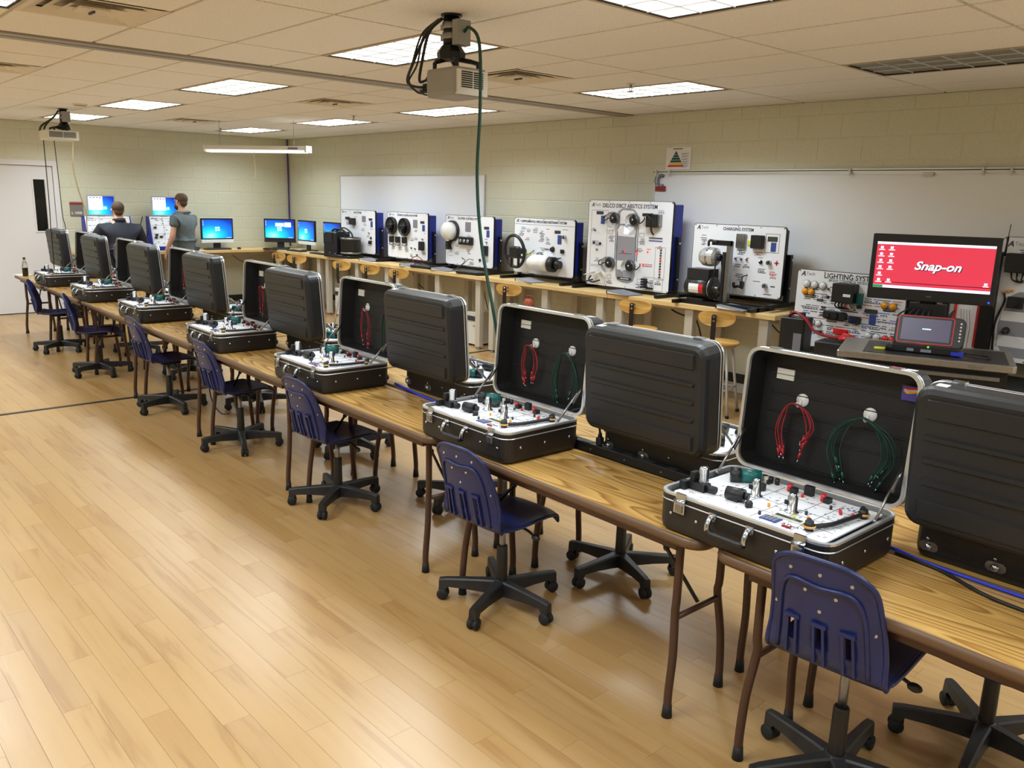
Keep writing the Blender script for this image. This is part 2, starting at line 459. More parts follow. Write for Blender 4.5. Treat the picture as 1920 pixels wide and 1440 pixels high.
mb = MB(); mb.box(XW - 0.2, YW, 0, XE + 0.2, YW + 0.2, HC, M['block_paint']); wr = struct('wall_right', mb)
WB1 = (-12.09, -8.47, 0.92, 2.14); WB2 = (-5.70, 1.2, 0.92, 2.14)
ca = blocks(wr, 'x', XW, XE, YW, [WB1, WB2], True)
put_blocks(wr, 'x', YW, ca, 295, lambda t: abs(t[0] + 7.0) + (30 if t[0] > -1.4 else 0))
mb = MB(); mb.box(XE, YE, 0, XE + 0.2, YW, HC, M['block_paint']); struct('wall_back', mb)
mb = MB(); mb.box(XW, YE - 0.2, 0, XE, YE, HC, M['block_paint']); struct('wall_front', mb)
mb = MB(); mb.box(XW, YW - 0.018, 0, XE, YW - 0.007, 0.10, M['baseboard_white']); struct('baseboard_right', mb)
mb = MB(); mb.box(XW, YW - 0.03, 0.10, XE, YW - 0.007, 0.19, M['baseboard_black']); struct('trim_3', mb)
mb = MB(); mb.box(XW + 0.007, DY1 + 0.07, 0, XW + 0.018, YW, 0.10, M['baseboard_black']); mb.box(XW + 0.007, YE, 0, XW + 0.018, DY0 - 0.07, 0.10, M['baseboard_black']); struct('baseboard_left', mb)
# door
mb = MB()
for y0, y1, z0, z1 in ((DY0 - 0.07, DY0, 0, DH + 0.07), (DY1, DY1 + 0.07, 0, DH + 0.07), (DY0, DY1, DH, DH + 0.07)):
    mb.box(XW - 0.02, y0, z0, XW + 0.022, y1, z1, M['door_paint'])
d1 = struct('door_1', mb)
VY0, VY1, VZ0, VZ1 = 3.135, 3.285, 1.20, 1.94
mb = MB()
for y0, y1, z0, z1 in ((DY0 + 0.004, VY0, 0.012, DH - 0.004), (VY1, DY1 - 0.004, 0.012, DH - 0.004), (VY0, VY1, 0.012, VZ0), (VY0, VY1, VZ1, DH - 0.004)):
    mb.box(XW - 0.05, y0, z0, XW - 0.006, y1, z1, M['door_paint'])
struct('door_leaf', mb, d1)
mb = MB(); mb.box(XW - 0.035, VY0, VZ0, XW - 0.028, VY1, VZ1, M['vision_dark']); struct('vision_pane', mb, d1)
mb = MB()
for y0, y1, z0, z1 in ((VY0 - 0.02, VY0, VZ0 - 0.02, VZ1 + 0.02), (VY1, VY1 + 0.02, VZ0 - 0.02, VZ1 + 0.02), (VY0, VY1, VZ0 - 0.02, VZ0), (VY0, VY1, VZ1, VZ1 + 0.02)):
    mb.box(XW - 0.006, y0, z0, XW + 0.003, y1, z1, M['door_paint'])
struct('pane_bead', mb, d1)
mb = MB(); mb.box(XW - 0.05, DY0, 0.0, XW - 0.004, DY1, 0.011, M['baseboard_black']); struct('door_sweep', mb, d1)

# ceiling: deck, tees, tiles, partition track
mb = MB(); mb.box(XW - 0.2, YE - 0.2, HC + 0.08, XE + 0.2, YW + 0.2, HC + 0.2, M['dark_gap']); ceil = struct('ceiling', mb)
TX0, TX1 = -6.26, -6.04
VENTS = [(-5.29, 4.226), (-5.29, 1.178), (XL0, 1.265), (XL0, 4.313), (XL0 - 12 * FT, 4.313)]
def cells():
    out = []
    for side in (0, 1):
        xs = [XR0 + k * 4 * FT for k in range(-1, 9)] if side == 0 else [XL0 + k * 4 * FT for k in range(-6, 3)]
        y0 = YR0 if side == 0 else YL0
        ys = [y0 + k * 2 * FT for k in range(-14, 8)]
        lo, hi = (TX1, XE) if side == 0 else (XW, TX0)
        for a, b in zip(xs, xs[1:]):
            for c_, d_ in zip(ys, ys[1:]):
                A, B, C_, D_ = max(a, lo), min(b, hi), max(c_, YE), min(d_, YW)
                if B - A > 0.03 and D_ - C_ > 0.03: out.append((A, B, C_, D_))
    return out
tile_me = {}; far = MB(); tees = MB()
E_ = 0.022
for (A, B, C_, D_) in cells():
    tees.box(A - 0.012, C_, HC + 0.012, A + 0.012, D_, HC + 0.02, M['grid_metal']); tees.box(A, C_ - 0.012, HC + 0.012, B, C_ + 0.012, HC + 0.02, M['grid_metal'])
    if any(abs(A - f[0]) < 0.05 and abs(C_ - f[1]) < 0.05 for f in FIX): continue
    parts_ = [(A, B)]
    for v in VENTS:
        if A - 0.05 < v[0] < B - 0.1 and abs(C_ - v[1]) < 0.1:
            parts_ = [(A, v[0]), (v[0] + 2 * FT, B)]
    for (a, b) in parts_:
        if b - a < 0.03: continue
        cx, cy, w_, h_ = (a + b) / 2, (C_ + D_) / 2, b - a - E_, D_ - C_ - E_
        if -13.9 < cx < 0.3 and cy > 0.4:
            key = (round(w_, 3), round(h_, 3))
            if key not in tile_me:
                t = MB(); t.plate(0, 0, w_, h_, 0.001, 0, 0.03, M['ceiling_tile'], n=1); tile_me[key] = t.mesh('ceiling_tile')
            link('ceiling_tile', tile_me[key], ceil, (cx, cy, HC))
        else: far.box(a + E_ / 2, C_ + E_ / 2, HC, b - E_ / 2, D_ - E_ / 2, HC + 0.03, M['ceiling_tile'])
struct('tile_field', far, ceil, 'stuff'); struct('ceiling_grid', tees, ceil)
mb = MB(); mb.box(TX0 + 0.005, YE, HC - 0.012, TX1 - 0.005, YW, HC + 0.03, M['track']); mb.box(TX0 + 0.095, YE, HC - 0.0125, TX1 - 0.095, YW, HC - 0.012, M['gunmetal']); struct('trim_1', mb)
# ------------------------------------------------------------------ ceiling things
def troffer(name, label, lit, x0, y0):
    t = thing(name, label, 'ceiling light', (x0 + 2 * FT, y0 + FT, HC), group=None)
    a, b = 2 * FT, FT
    f = MB()
    for c in ((-a, -b, a, -b + 0.022), (-a, b - 0.022, a, b), (-a, -b + 0.022, -a + 0.022, b - 0.022), (a - 0.022, -b + 0.022, a, b - 0.022)):
        f.box(c[0], c[1], -0.004, c[2], c[3], 0.03, M['ceiling_metal'])
    f.build('frame', t)
    g = MB()
    for c in ((-a + .022, -b + .022, a - .022, -b + .034), (-a + .022, b - .034, a - .022, b - .022), (-a + .022, -b + .034, -a + .034, b - .034), (a - .034, -b + .034, a - .022, b - .034)):
        g.box(c[0], c[1], -0.002, c[2], c[3], 0.008, M['dark_gap'])
    g.build('shadow_gap', t)
    l = MB(); l.box(-a + 0.03, -b + 0.03, 0.004, a - 0.03, b - 0.03, 0.02, M['lamp_on'] if lit else M['lamp_off']); l.build('lens', t)
    r = MB()
    for i in range(1, 6): x = -a + 0.03 + i * (2 * a - 0.06) / 6; r.box(x - .0025, -b + .03, -0.002, x + .004, b - .03, 0.004, M['lamp_rib'])
    for i in range(1, 3): y = -b + 0.03 + i * (2 * b - 0.06) / 3; r.box(-a + .03, y - .0025, -0.002, a - .03, y + .004, 0.004, M['lamp_rib'])
    r.build('louver', t)
    return t
FLAB = {(0, 0): 'lit ceiling light directly behind the projector with the green cord', (-1, 0): 'lit ceiling light between the partition track and the door wall, first row past the track',
        (-2, 0): 'lit ceiling light in front of the far projector, beyond the smoke detector row', (-3, 0): 'lit ceiling light partly hidden by the far projector by the door wall',
        (0, 1): 'lit ceiling light near the whiteboard wall below a sprinkler head', (-1, 1): 'lit ceiling light above the blower board on the whiteboard wall side',
        (-2, 1): 'lit ceiling light above the first trainer boards near the room corner', (-3, 1): 'lit ceiling light closest to the corner above the hanging shop light',
        (1, 0): 'large lit ceiling light cut by the top edge of the picture', (1, 1): 'unlit ceiling light with dark louver above the red desktop monitor',
        (0, -1): 'lit ceiling light just showing in the upper left corner of the picture'}
proto = {}
for (x0, y0, lit, k, r) in FIX:
    vis = (k, r) in FLAB
    nm = 'ceiling_light'
    lab = FLAB.get((k, r), f"lit ceiling light outside the picture, {['eighth','seventh','sixth','fifth','fourth','third','second','first'][r + 4]} row, {['first','second','third','fourth','fifth','sixth','seventh'][k + 3]} from the door wall")
    if lit in proto: o = dup(proto[lit], (x0 + 2 * FT, y0 + FT, HC), 0, lab)
    else: o = proto[lit] = troffer(nm, lab, lit, x0, y0)
    o['group'] = 'ceiling lights in the tile grid'
def vent(x0, y0, label, first=[None]):
    c = (x0 + FT, y0 + FT, HC)
    if first[0] is not None: return dup(first[0], c, 0, label)
    t = thing('air_diffuser', label, 'air vent', c, 0, 'square ceiling air diffusers'); first[0] = t
    m = M['vent_metal']; e = MB()
    def ring(mb, o_, i_, zo, zi):
        mb.loft([[(x, y, zo) for x, y in rrect(2 * o_, 2 * o_, .002, 1)], [(x, y, zi) for x, y in rrect(2 * i_, 2 * i_, .002, 1)]], m, False, False)
    ring(e, FT, FT - .03, -.003, -.003); ring(e, FT - .03, .215, -.003, .02); e.build('flange', t)
    e = MB(); ring(e, .215, .15, -.002, .026); e.build('cone', t)
    e = MB(); ring(e, .14, .085, -.004, .02); e.build('cone', t)
    e = MB(); e.plate(0, 0, .15, .15, .004, -.006, .006, m, .002); e.build('core_plate', t)
    e = MB(); e.box(-.04, -.006, -.016, .04, .006, -.006, M['gunmetal']); e.build('damper_lever', t)
    e = MB(); e.box(-.22, -.22, .028, .22, .22, .032, M['track']); e.build('duct', t)
    return t
for v, l in zip(VENTS, ('square ceiling diffuser behind the projector with the green cord', 'large square ceiling diffuser near the upper left corner of the picture',
                        'square ceiling diffuser cut by the left edge of the picture', 'square ceiling diffuser between two lit panels above the dashboard of trainer boards', 'small looking square ceiling diffuser near the sprinkler by the corner')):
    vent(v[0], v[1], l)
def sprinkler(x, y, label, first=[None]):
    if first[0] is not None: return dup(first[0], (x, y, HC), 0, label)
    t = thing('sprinkler_head', label, 'sprinkler', (x, y, HC), 0, 'ceiling sprinkler heads'); first[0] = t
    e = MB(); e.lathe([(.001, -.008), (.032, -.006), (.034, 0), (.001, .002)], M['offwhite']); e.build('escutcheon', t)
    e = MB(); e.cyl((0, 0, -.03), (0, 0, -.006), .009, M['steel']); e.tube([(-.012, 0, -.03), (-.014, 0, -.045), (0, 0, -.058)], .003, M['steel']); e.tube([(.012, 0, -.03), (.014, 0, -.045), (0, 0, -.058)], .003, M['steel']); e.build('frame_arm', t)
    e = MB(); e.cyl((0, 0, -.062), (0, 0, -.058), .024, M['steel']); e.build('deflector', t)
sprinkler(-4.51, 5.30, 'sprinkler head above the lit panel beside the whiteboard with the poster')
sprinkler(-8.83, 5.43, 'sprinkler head between the two lit panels near the whiteboard wall')
sprinkler(-12.39, 5.35, 'sprinkler head nearest the corner of the two walls')
t = thing('smoke_detector', 'round beige smoke detector on the ceiling above the far projector', 'smoke detector', (-10.475, 2.916, HC))
e = MB(); e.lathe([(.001, -.045), (.045, -.044), (.06, -.03), (.062, -.012), (.075, -.01), (.078, 0), (.001, .002)], M['vent_metal'], n=20); e.build('housing', t)
e = MB(); e.lathe([(.062, -.024), (.066, -.022), (.066, -.018), (.062, -.016)], M['track'], n=20, cap=False); e.build('sensing_slot', t)

# hanging shop light
t = thing('shop_light', 'white fluorescent shop light hanging in front of the far corner', 'hanging light', (-10.615, 5.056, 2.40), math.atan2(.797, 1.277))
e = MB(); hl = .75
e.loft([[(-hl, y, z) for y, z in ((-.07, -.02), (-.045, .03), (.045, .03), (.07, -.02), (.05, -.024), (-.05, -.024))], [(hl, y, z) for y, z in ((-.07, -.02), (-.045, .03), (.045, .03), (.07, -.02), (.05, -.024), (-.05, -.024))]], M['white_plastic']); e.build('reflector', t)
for s in (-1, 1):
    e = MB(); e.box(s * hl - .012, -.072, -.05, s * hl + .012, .072, .034, M['white_plastic']); e.build('end_cap', t)
    e = MB(); e.cyl((-hl + .02, s * .03, -.042), (hl - .02, s * .03, -.042), .014, M['tube_on']); e.build('tube_lamp', t)
    e = MB(); e.tube([(s * .55, 0, .03), (s * .55, 0, HC - 2.40)], .0025, M['steel'], 4); e.build('hanging_wire', t)
e = MB(); e.tube(cr([(0.0, -.06, -.03), (.0, -.065, -.12), (.005, -.06, -.25), (.003, -.062, -.36)], 4), .004, M['cord_white'], 5); e.ball((.003, -.062, -.37), .009, M['cord_white']); e.build('pull_cord', t)
e = MB(); e.box(.5, -.074, -.012, .64, -.068, .012, M['print_grey']); e.build('maker_plate', t)

# projectors hung from the ceiling
def projector(name, label, loc, drop, size, body_off, mm, ground):
    x, y = loc; t = thing(name, label, 'projector', (x, y, HC)); bx, by, bz = body_off
    e = MB(); e.cyl((0, 0, -.008), (0, 0, 0), .055, M['black_steel'], n=20); e.build('ceiling_flange', t)
    e = MB(); e.cyl((0, 0, -drop), (0, 0, -.012), .042, M['black_steel'], n=16); e.build('pole', t)
    for z in (-.055, -.105):
        e = MB(); e.cyl((0, 0, z - .016), (0, 0, z + .016), .047, M['steel'], n=16); e.box(-.075, -.012, z - .014, -.045, .012, z + .014, M['steel']); e.build('pole_clamp', t)
    e = MB(); e.box(.052, -.035, -.155, .095, .05, -.035, M['proj_grey']); e.build('power_box', t)
    e = MB(); e.lathe([(.03, -drop - .075), (.07, -drop - .07), (.075, -drop - .035), (.05, -drop), (.03, -drop + .01)], M['black_steel'], n=8, smooth=False); e.build('swivel_joint', t)
    e = MB(); zt = bz + size[2] / 2
    for sx, sy in ((-1, -1), (1, -1), (-1, 1), (1, 1)):
        e.tube([(0, 0, -drop - .06), (bx * .5 + sx * .07, by * .5 + sy * .06, zt + .045), (bx + sx * .09, by + sy * .07, zt + .03), (bx + sx * .09, by + sy * .07, zt)], .012, M['black_steel'], 6, smooth=False)
    e.build('mount_arm', t)
    L_, W_, H_ = size
    body = MB(); R = rrect(L_, W_, .03, 4)
    body.loft([[(bx + px * .95, by + py * .95, bz - H_ / 2) for px, py in R], [(bx + px, by + py, bz - H_ / 2 + .02) for px, py in R], [(bx + px, by + py, bz + H_ / 2 - .015) for px, py in R], [(bx + px * .96, by + py * .96, bz + H_ / 2) for px, py in R]], mm, smooth=False)
    b = body.build('body', t)
    e = MB(); e.box(bx + L_ / 2 - .07, by - W_ / 2 + .01, bz - H_ / 2 + .004, bx + L_ / 2 + .006, by + W_ / 2 - .01, bz + H_ / 2 - .012, M['proj_white']); fp = e.build('front_shell', t)
    for (y0, y1) in ((-W_ / 2 + .03, -.004), (.004, W_ / 2 - .04)):
        e = MB(); n = 8
        for i in range(n):
            z = bz - H_ * .22 + i * H_ * .6 / n; e.box(bx + L_ / 2 + .002, by + y0, z, bx + L_ / 2 + .008, by + y1, z + H_ * .6 / n * .55, M['dark_gap'])
        e.build('vent_grille', fp)
    e = MB(); e.cyl((bx - L_ / 2 - .03, by + .04, bz), (bx - L_ / 2 + .01, by + .04, bz), .03, M['black_plastic']); e.build('lens', t)
    for i, (yy, zz, sag) in enumerate(((-.05, .035, .05), (-.07, 0, .13), (-.02, -.03, .19), (-.09, -.03, .09))):
        px = bx - L_ / 2
        e = MB(); e.tube(cr([(-.02 - .012 * i, -.04, -.02), (-.07 - .02 * i, -.09, -drop * .6), (px - sag * .6, by + yy - .05, bz + .11), (px - sag, by + yy - .05, bz + .02), (px - sag * .35, by + yy - .03, bz + zz - .012), (px + .01, by + yy, bz + zz)], 6), .0075 if i < 2 else .005, M['black_plastic'], 6); e.cyl((px - .05, by + yy, bz + zz), (px + .005, by + yy, bz + zz), .012, M['black_plastic'], n=8); e.build('cable', t)
    return t
pj = projector('ceiling_projector', 'grey and white ceiling projector with the long green cord', (-3.60, 2.80), .15, (.26, .21, .135), (.07, -.02, -.345), M['proj_grey'], 0)
pj2 = projector('ceiling_projector', 'white ceiling projector far off by the door wall', (-11.30, 2.95), .17, (.34, .36, .11), (.02, -.07, -.315), M['proj_white'], 0)
def cord(name, label, pts, r, m, cat='cable', k=6, n=6):
    e = MB(); e.tube(cr(pts, k), r, m, n); o = e.build(name); return tag(o, label, cat)
cord('green_cable', 'dark green cord hanging from the projector down to the tables', [(-3.505, 2.81, 2.66), (-3.45, 2.80, 2.67), (-3.35, 2.78, 2.58), (-3.30, 2.75, 2.28), (-3.315, 2.75, 1.95), (-3.275, 2.75, 1.63), (-3.18, 2.75, 1.317), (-3.12, 2.80, 0.95), (-3.06, 2.88, 0.748), (-2.9, 2.95, 0.745)], .0085, M['cord_green'])
cord('white_cable', 'white cord looping from the far projector to the board at the seated man', [(-11.2, 2.98, 2.60), (-11.22, 3.01, 2.42), (-11.30, 3.01, 2.1), (-11.9, 3.20, 1.85), (-12.9, 3.55, 1.50), (-13.45, 3.70, 1.32), (-13.5, 3.72, .915)], .009, M['cord_white'])
cord('grey_cable', 'thin grey cord dropping from the far projector to the last case lid', [(-11.42, 2.74, 2.40), (-11.42, 2.74, 2.0), (-11.43, 2.74, 1.6), (-11.44, 2.735, 1.345), (-11.44, 2.735, 1.1), (-11.40, 2.72, .745)], .006, M['gunmetal'])
cord('grey_cable', 'second thin grey cord falling beside the door frame near the far projector', [(-11.36, 2.84, 2.40), (-11.36, 2.85, 2.0), (-11.36, 2.86, 1.5), (-11.36, 2.88, 1.36), (-11.34, 2.95, .745)], .005, M['gunmetal'])
cord('corner_cable', 'dark and blue network cable running down the room corner', [(XW + .03, YW - .03, HC), (XW + .03, YW - .03, 2.2), (XW + .035, YW - .035, 1.6), (XW + .04, YW - .04, .92)], .012, M['cord_purple'])

# ------------------------------------------------------------------ wall things
def whiteboard(label, B, rail):
    x0, x1, z0, z1 = B; cx, cz, w_, h_ = (x0 + x1) / 2, (z0 + z1) / 2, x1 - x0, z1 - z0
    t = thing('whiteboard', label, 'whiteboard', (cx, YW, z0), 0, 'wall whiteboards')
    e = MB(); e.box(-w_ / 2 + .01, -.016, .01, w_ / 2 - .01, -.007, h_ - .01, M['white_board']); e.build('writing_surface', t)
    e = MB()
    for c in ((-w_ / 2, 0, w_ / 2, .014), (-w_ / 2, h_ - .014, w_ / 2, h_), (-w_ / 2, .014, -w_ / 2 + .014, h_ - .014), (w_ / 2 - .014, .014, w_ / 2, h_ - .014)):
        e.box(c[0], -.024, c[1], c[2], -.007, c[3], M['alu'])
    e.build('frame', t)
    if rail:
        e = MB(); e.box(-w_ / 2, -.04, h_, w_ / 2, -.012, h_ + .03, M['alu']); e.box(-w_ / 2, -.042, h_ + .011, w_ / 2, -.04, h_ + .019, M['gunmetal']); e.build('map_rail', t)
        for x in (-5.66, -5.49, -3.55, -2.48, -2.28, -1.62):
            e = MB(); e.box(x - cx - .008, -.056, h_ - .03, x - cx + .008, -.042, h_ + .034, M['offwhite']); e.build('rail_hook', t)
        e = MB(); e.box(-2.93 - cx, -.045, h_ - .035, -2.85 - cx, -.025, h_ - .005, M['offwhite']); e.build('rail_clip', t)
        e = MB(); e.tube(cr([(-5.66 - cx, -.05, h_ - .03), (-5.67 - cx, -.05, h_ - .09), (-5.64 - cx, -.05, h_ - .11)], 4), .007, M['steel']); e.build('rail_hook', t)
    return t
whiteboard('wide whiteboard behind the fan and blower boards', WB1, False)
whiteboard('long whiteboard with a metal rail behind the red desktop monitor', WB2, True)
t = thing('pyramid_poster', 'small white poster of a coloured pyramid above the long whiteboard', 'poster', (-5.415, YW - .007, 2.288), 0)
e = MB(); e.box(-.155, -.003, -.11, .155, 0, .11, M['paper']); e.build('sheet', t)
e = MB(); zs = [-.085, -.062, -.04, -.015, .012, .038, .075]; cs = ['red', 'pyramid_yellow', 'pyramid_green', 'pyramid_green', 'pyramid_green', 'pyramid_green']
wz = lambda z: .105 * (.078 - z) / .163
for i, c in enumerate(cs):
    a, b = zs[i] + .0015, zs[i + 1] - .0015
    e.add([(-wz(a) - .03, -.004, a), (wz(a) - .03, -.004, a), (wz(b) - .03, -.004, b), (-wz(b) - .03, -.004, b)], [(0, 1, 2, 3)], M[c])
e.build('printed_pyramid', t)
e = MB()
for i in range(6): e.box(.04 + .012 * (5 - i) * .4, -.0045, zs[i] + .008, .13, -.004, zs[i] + .013, M['print_grey']); e.box(.04, -.0045, zs[i] + .0, .11, -.004, zs[i] + .003, M['print_grey'])
e.box(-.07, -.0045, .092, .05, -.004, .1, M['print_dark']); e.build('printed_lines', t)
t = thing('wall_emblem', 'small grey letter emblem on a red block at the whiteboard corner', 'emblem', (-5.60, YW - .026, 2.01), 0)
e = MB(); a_ = [(.055 * math.cos(math.radians(d)) * .75, -.004, .055 + .055 * math.sin(math.radians(d))) for d in range(50, 311, 20)]
e.tube(a_, .016, M['print_grey'], 6); e.build('letter', t)
e = MB(); e.box(-.07, -.008, -.05, .06, 0, 0, M['dark_red']); e.build('block', t)
t = thing('room_sign', 'grey and maroon room number sign beside the door', 'sign', (XW + .008, 3.683, 1.52), PI / 2)
e = MB(); e.box(-.092, -.008, -.10, .092, 0, .065, M['sign_grey']); e.build('plaque', t)
e = MB(); e.box(-.092, -.009, .067, .092, 0, .103, M['sign_red']); e.build('header_band', t)
text('L 100B', .052, M['paper'], 'lettering', t, (-.075, -.009, -.055), bold=.001)
# ------------------------------------------------------------------ the double row of folding tables
TH = -0.0195
def row(x, dy): return 2.2 + 0.0195 * (-1.46 - x) + dy
TZ = 0.737
def make_table():
    t = thing('folding_table', '', 'table'); L_, W_ = 1.490, .457
    e = MB(); e.plate(0, 0, L_ - .02, W_ - .02, .05, TZ - .03, TZ, M['laminate_oak'], .001, n=6); e.build('tabletop', t)
    e = MB(); R = rrect(L_ - .03, W_ - .03, .055, 6)
    prof = [(0, TZ - .036), (.012, TZ - .034), (.017, TZ - .018), (.012, TZ - .001), (.004, TZ + .001)]
    Ls = []
    for d, z in prof: Ls.append([(x, y, z) for x, y in rrect(L_ - .03 + 2 * d, W_ - .03 + 2 * d, .055 + d, 6)])
    e.loft(Ls, M['table_brown'], False, False, True); e.build('edge_band', t)
    e = MB()
    for y in (-.17, .17): e.box(-.62, y - .012, TZ - .075, .62, y + .012, TZ - .03, M['leg_brown'])
    e.build('apron', t)
    for sx in (-1, 1):
        x = sx * .60
        for sy in (-1, 1):
            e = MB(); p = [(x, sy * .13, TZ - .034), (x, sy * .13, .46), (x - sx * .004, sy * .128, .40), (x + sx * .012, sy * .145, .24), (x + sx * .014, sy * .158, .10), (x + sx * .014, sy * .158, .03)]
            e.tube(cr(p, 4), .0155, M['leg_brown'], 8); lg = e.build('leg', t)
            e = MB(); e.cyl((p[-1][0], p[-1][1], 0), (p[-1][0], p[-1][1], .05), .020, M['rubber'], .016, n=10); e.build('foot_cap', lg)
        e = MB(); e.tube([(x, -.128, .38), (x, .128, .38)], .011, M['leg_brown'], 8); e.build('crossbar', t)
        e = MB(); e.box(x - sx * .05 - .03, -.16, TZ - .06, x - sx * .05 + .06, .16, TZ - .036, M['leg_brown']); e.build('hinge_plate', t)
        e = MB(); e.tube([(x, 0, .40), (x - sx * .16, 0, .56), (x - sx * .30, 0, TZ - .05)], .0075, M['gunmetal'], 6); e.ball((x - sx * .16, 0, .56), .013, M['gunmetal']); e.build('brace', t)
    return t
tb = make_table()
TJ = [-.68, -2.212, -3.742, -5.245, -6.742, -8.25, -9.78, -11.322]
for rr, dy in (('front', .2285), ('rear', .2285 + .475)):
    for i, x in enumerate(TJ):
        lab = f"oak folding table of the {'open floor side' if rr == 'front' else 'wall side'}, {['first', 'second', 'third', 'fourth', 'fifth', 'sixth', 'seventh', 'eighth'][i]} from the camera"
        loc = (x, row(x, dy), 0)
        if i == 0 and rr == 'front': tb.location = loc; tb.rotation_euler[2] = TH; o = tb
        else: o = dup(tb, loc, TH)
        o['label'] = lab; o['group'] = 'brown folding tables in the double row'

# ------------------------------------------------------------------ trainer cases
CW, CD, BHt, LH = .635, .45, .142, .115
def rl(w, h, r, z, dx=0, dy=0, n=5): return [(x + dx, y + dy, z) for x, y in rrect(w, h, r, n)]
def make_case():
    t = thing('trainer_case', '', 'trainer case')
    e = MB(); e.loft([rl(CW - .03, CD - .03, .035, 0), rl(CW - .008, CD - .008, .045, .012), rl(CW, CD, .05, .03), rl(CW, CD, .05, .112), rl(CW, CD, .05, .112)], M['case_body'], smooth=False); e.build('base_shell', t)
    e = MB(); e.loft([rl(CW + .004, CD + .004, .052, .112), rl(CW + .007, CD + .007, .053, .114), rl(CW + .004, CD + .004, .052, .117)], M['alu'], False, False); e.build('rim_bead', t)
    e = MB(); e.loft([rl(CW, CD, .05, .117), rl(CW + .001, CD + .001, .05, .134)], M['case_black'], False, False); e.build('rim_band', t)
    e = MB(); e.loft([rl(CW + .003, CD + .003, .052, .134), rl(CW + .003, CD + .003, .052, .142), rl(CW - .022, CD - .022, .04, .142), rl(CW - .022, CD - .022, .04, .124)], M['alu'], False, False); e.build('base_rim', t)
    e = MB(); e.loft([rl(CW - .022, CD - .022, .04, .124), rl(CW - .05, CD - .05, .03, .123)], M['case_black'], False, True); e.build('base_liner', t)
    # rivets, feet, latches, handle
    rv = MB(); rv.lathe([(.0065, 0), (.006, .003), (.003, .005), (.0005, .0055)], M['chrome'], n=8); rme = rv.mesh('rivet')
    for x, y, a in [(-.255, -CD / 2, 0), (-.15, -CD / 2, 0), (.15, -CD / 2, 0), (.265, -CD / 2, 0), (CW / 2, -.14, 1), (CW / 2, 0, 1), (CW / 2, .15, 1), (-CW / 2, -.14, 3), (-CW / 2, .15, 3), (-.27, CD / 2, 2), (-.07, CD / 2, 2), (.07, CD / 2, 2), (.27, CD / 2, 2)]:
        o = link('rivet', rme, t, (x, y, .07)); o.rotation_euler = (PI / 2, 0, a * PI / 2)
    e = MB()
    e.loft([[(x, y, z) for x, y in rrect(.06, .032, .0159, 4)] for z in (0, .003)], M['steel']); e.lathe([(.014, .003), (.0135, .008), (.009, .014), (.001, .017)], M['chrome'], n=12); fme = e.mesh('foot')
    for x in (.265, .065, -.265):
        o = link('foot', fme, t, (x, CD / 2, .045)); o.rotation_euler = (-PI / 2, 0, 0)
    for x in (-.215, .225):
        e = MB(); yf = -CD / 2
        e.box(x - .022, yf - .012, .082, x + .022, yf + .0, .122, M['chrome']); e.cyl((x - .022, yf - .009, .122), (x + .022, yf - .009, .122), .007, M['chrome'], n=8)
        lt = e.build('latch', t)
        e = MB(); e.box(x - .014, yf - .016, .086, x + .014, yf - .012, .112, M['steel']); e.build('hasp', lt)
        e = MB(); e.box(x - .02, yf - .006, .122, x + .02, yf + .002, .150, M['chrome']); e.build('catch', lt)
    e = MB(); yf = -CD / 2; xh = (-.085, .055)
    h = None
    e.tube([(xh[0], yf - .03, .066), (xh[0] + .02, yf - .032, .060), (xh[1] - .02, yf - .032, .060), (xh[1], yf - .03, .066)], .0125, M['black_plastic'], 8); h = e.build('handle', t)
    for x in xh:
        e = MB(); e.tube(cr([(x, yf + .002, .108), (x, yf - .018, .105), (x, yf - .030, .085), (x, yf - .030, .066)], 4), .010, M['chrome'], 8); e.box(x - .014, yf - .006, .094, x + .014, yf, .122, M['chrome']); e.build('handle_bracket', h)
    # control panel with its print and components
    zp = .133
    e = MB(); e.plate(0, 0, CW - .075, CD - .075, .008, zp - .006, zp, M['white_panel'], .001, n=2); cp = e.build('control_panel', t)
    pr = MB(); zq = zp + .0006
    def ln(x0, y0, x1, y1, m=M['print_dark'], w_=.0008):
        pr.box(min(x0, x1) - w_, min(y0, y1) - w_, zp, max(x0, x1) + w_, max(y0, y1) + w_, zq, m)
    for x in (-.15, -.06, .02, .10, .165, .215): ln(x, -.18 if x > 0 else -.10, x, .16)
    for y in (-.10, .0, .09): ln(-.16, y, .26, y)
    ln(.02, -.18, .02, -.1); ln(.10, -.045, .26, -.045)
    rr = random.Random(3)
    for i in range(120):
        x, y = rr.uniform(-.25, .26), rr.uniform(-.17, .165); m = rr.choice([M['print_dark']] * 4 + [M['print_grey']] * 3 + [M['print_red'], M['print_blue']])
        w_ = rr.uniform(.003, .012); pr.box(x, y, zp, x + w_, y + .0028, zq, m)
        if i % 2: pr.box(x + .001, y - .008, zp, x + .005, y - .004, zq, M['print_dark'])
    for i in range(8): pr.box(.168 + i * .011, .125 + .012 * (i % 2), zp, .176 + i * .011, .134 + .012 * (i % 2), zq, M['print_blue'])
    pr.build('panel_print', cp)
    def comp(name, fn): e = MB(); fn(e); return e.build(name, cp)
    B_, Cm = M['black_plastic'], M['chrome']
    def relay(e):
        e.box(-.275, -.125, zp, -.20, -.085, zp + .028, B_); e.box(-.262, -.122, zp + .028, -.245, -.09, zp + .062, B_); e.cyl((-.20, -.105, zp + .016), (-.165, -.105, zp + .016), .013, B_); e.box(-.285, -.15, zp, -.262, -.12, zp + .03, B_)
    comp('ignition_switch', relay)
    comp('ignition_lock', lambda e: (e.lathe([(.019, zp + .02), (.019, zp + .036), (.0175, zp + .038), (.0175, zp + .078), (.012, zp + .084), (.001, zp + .085)], Cm, (-.225, -.095, 0), n=14)))
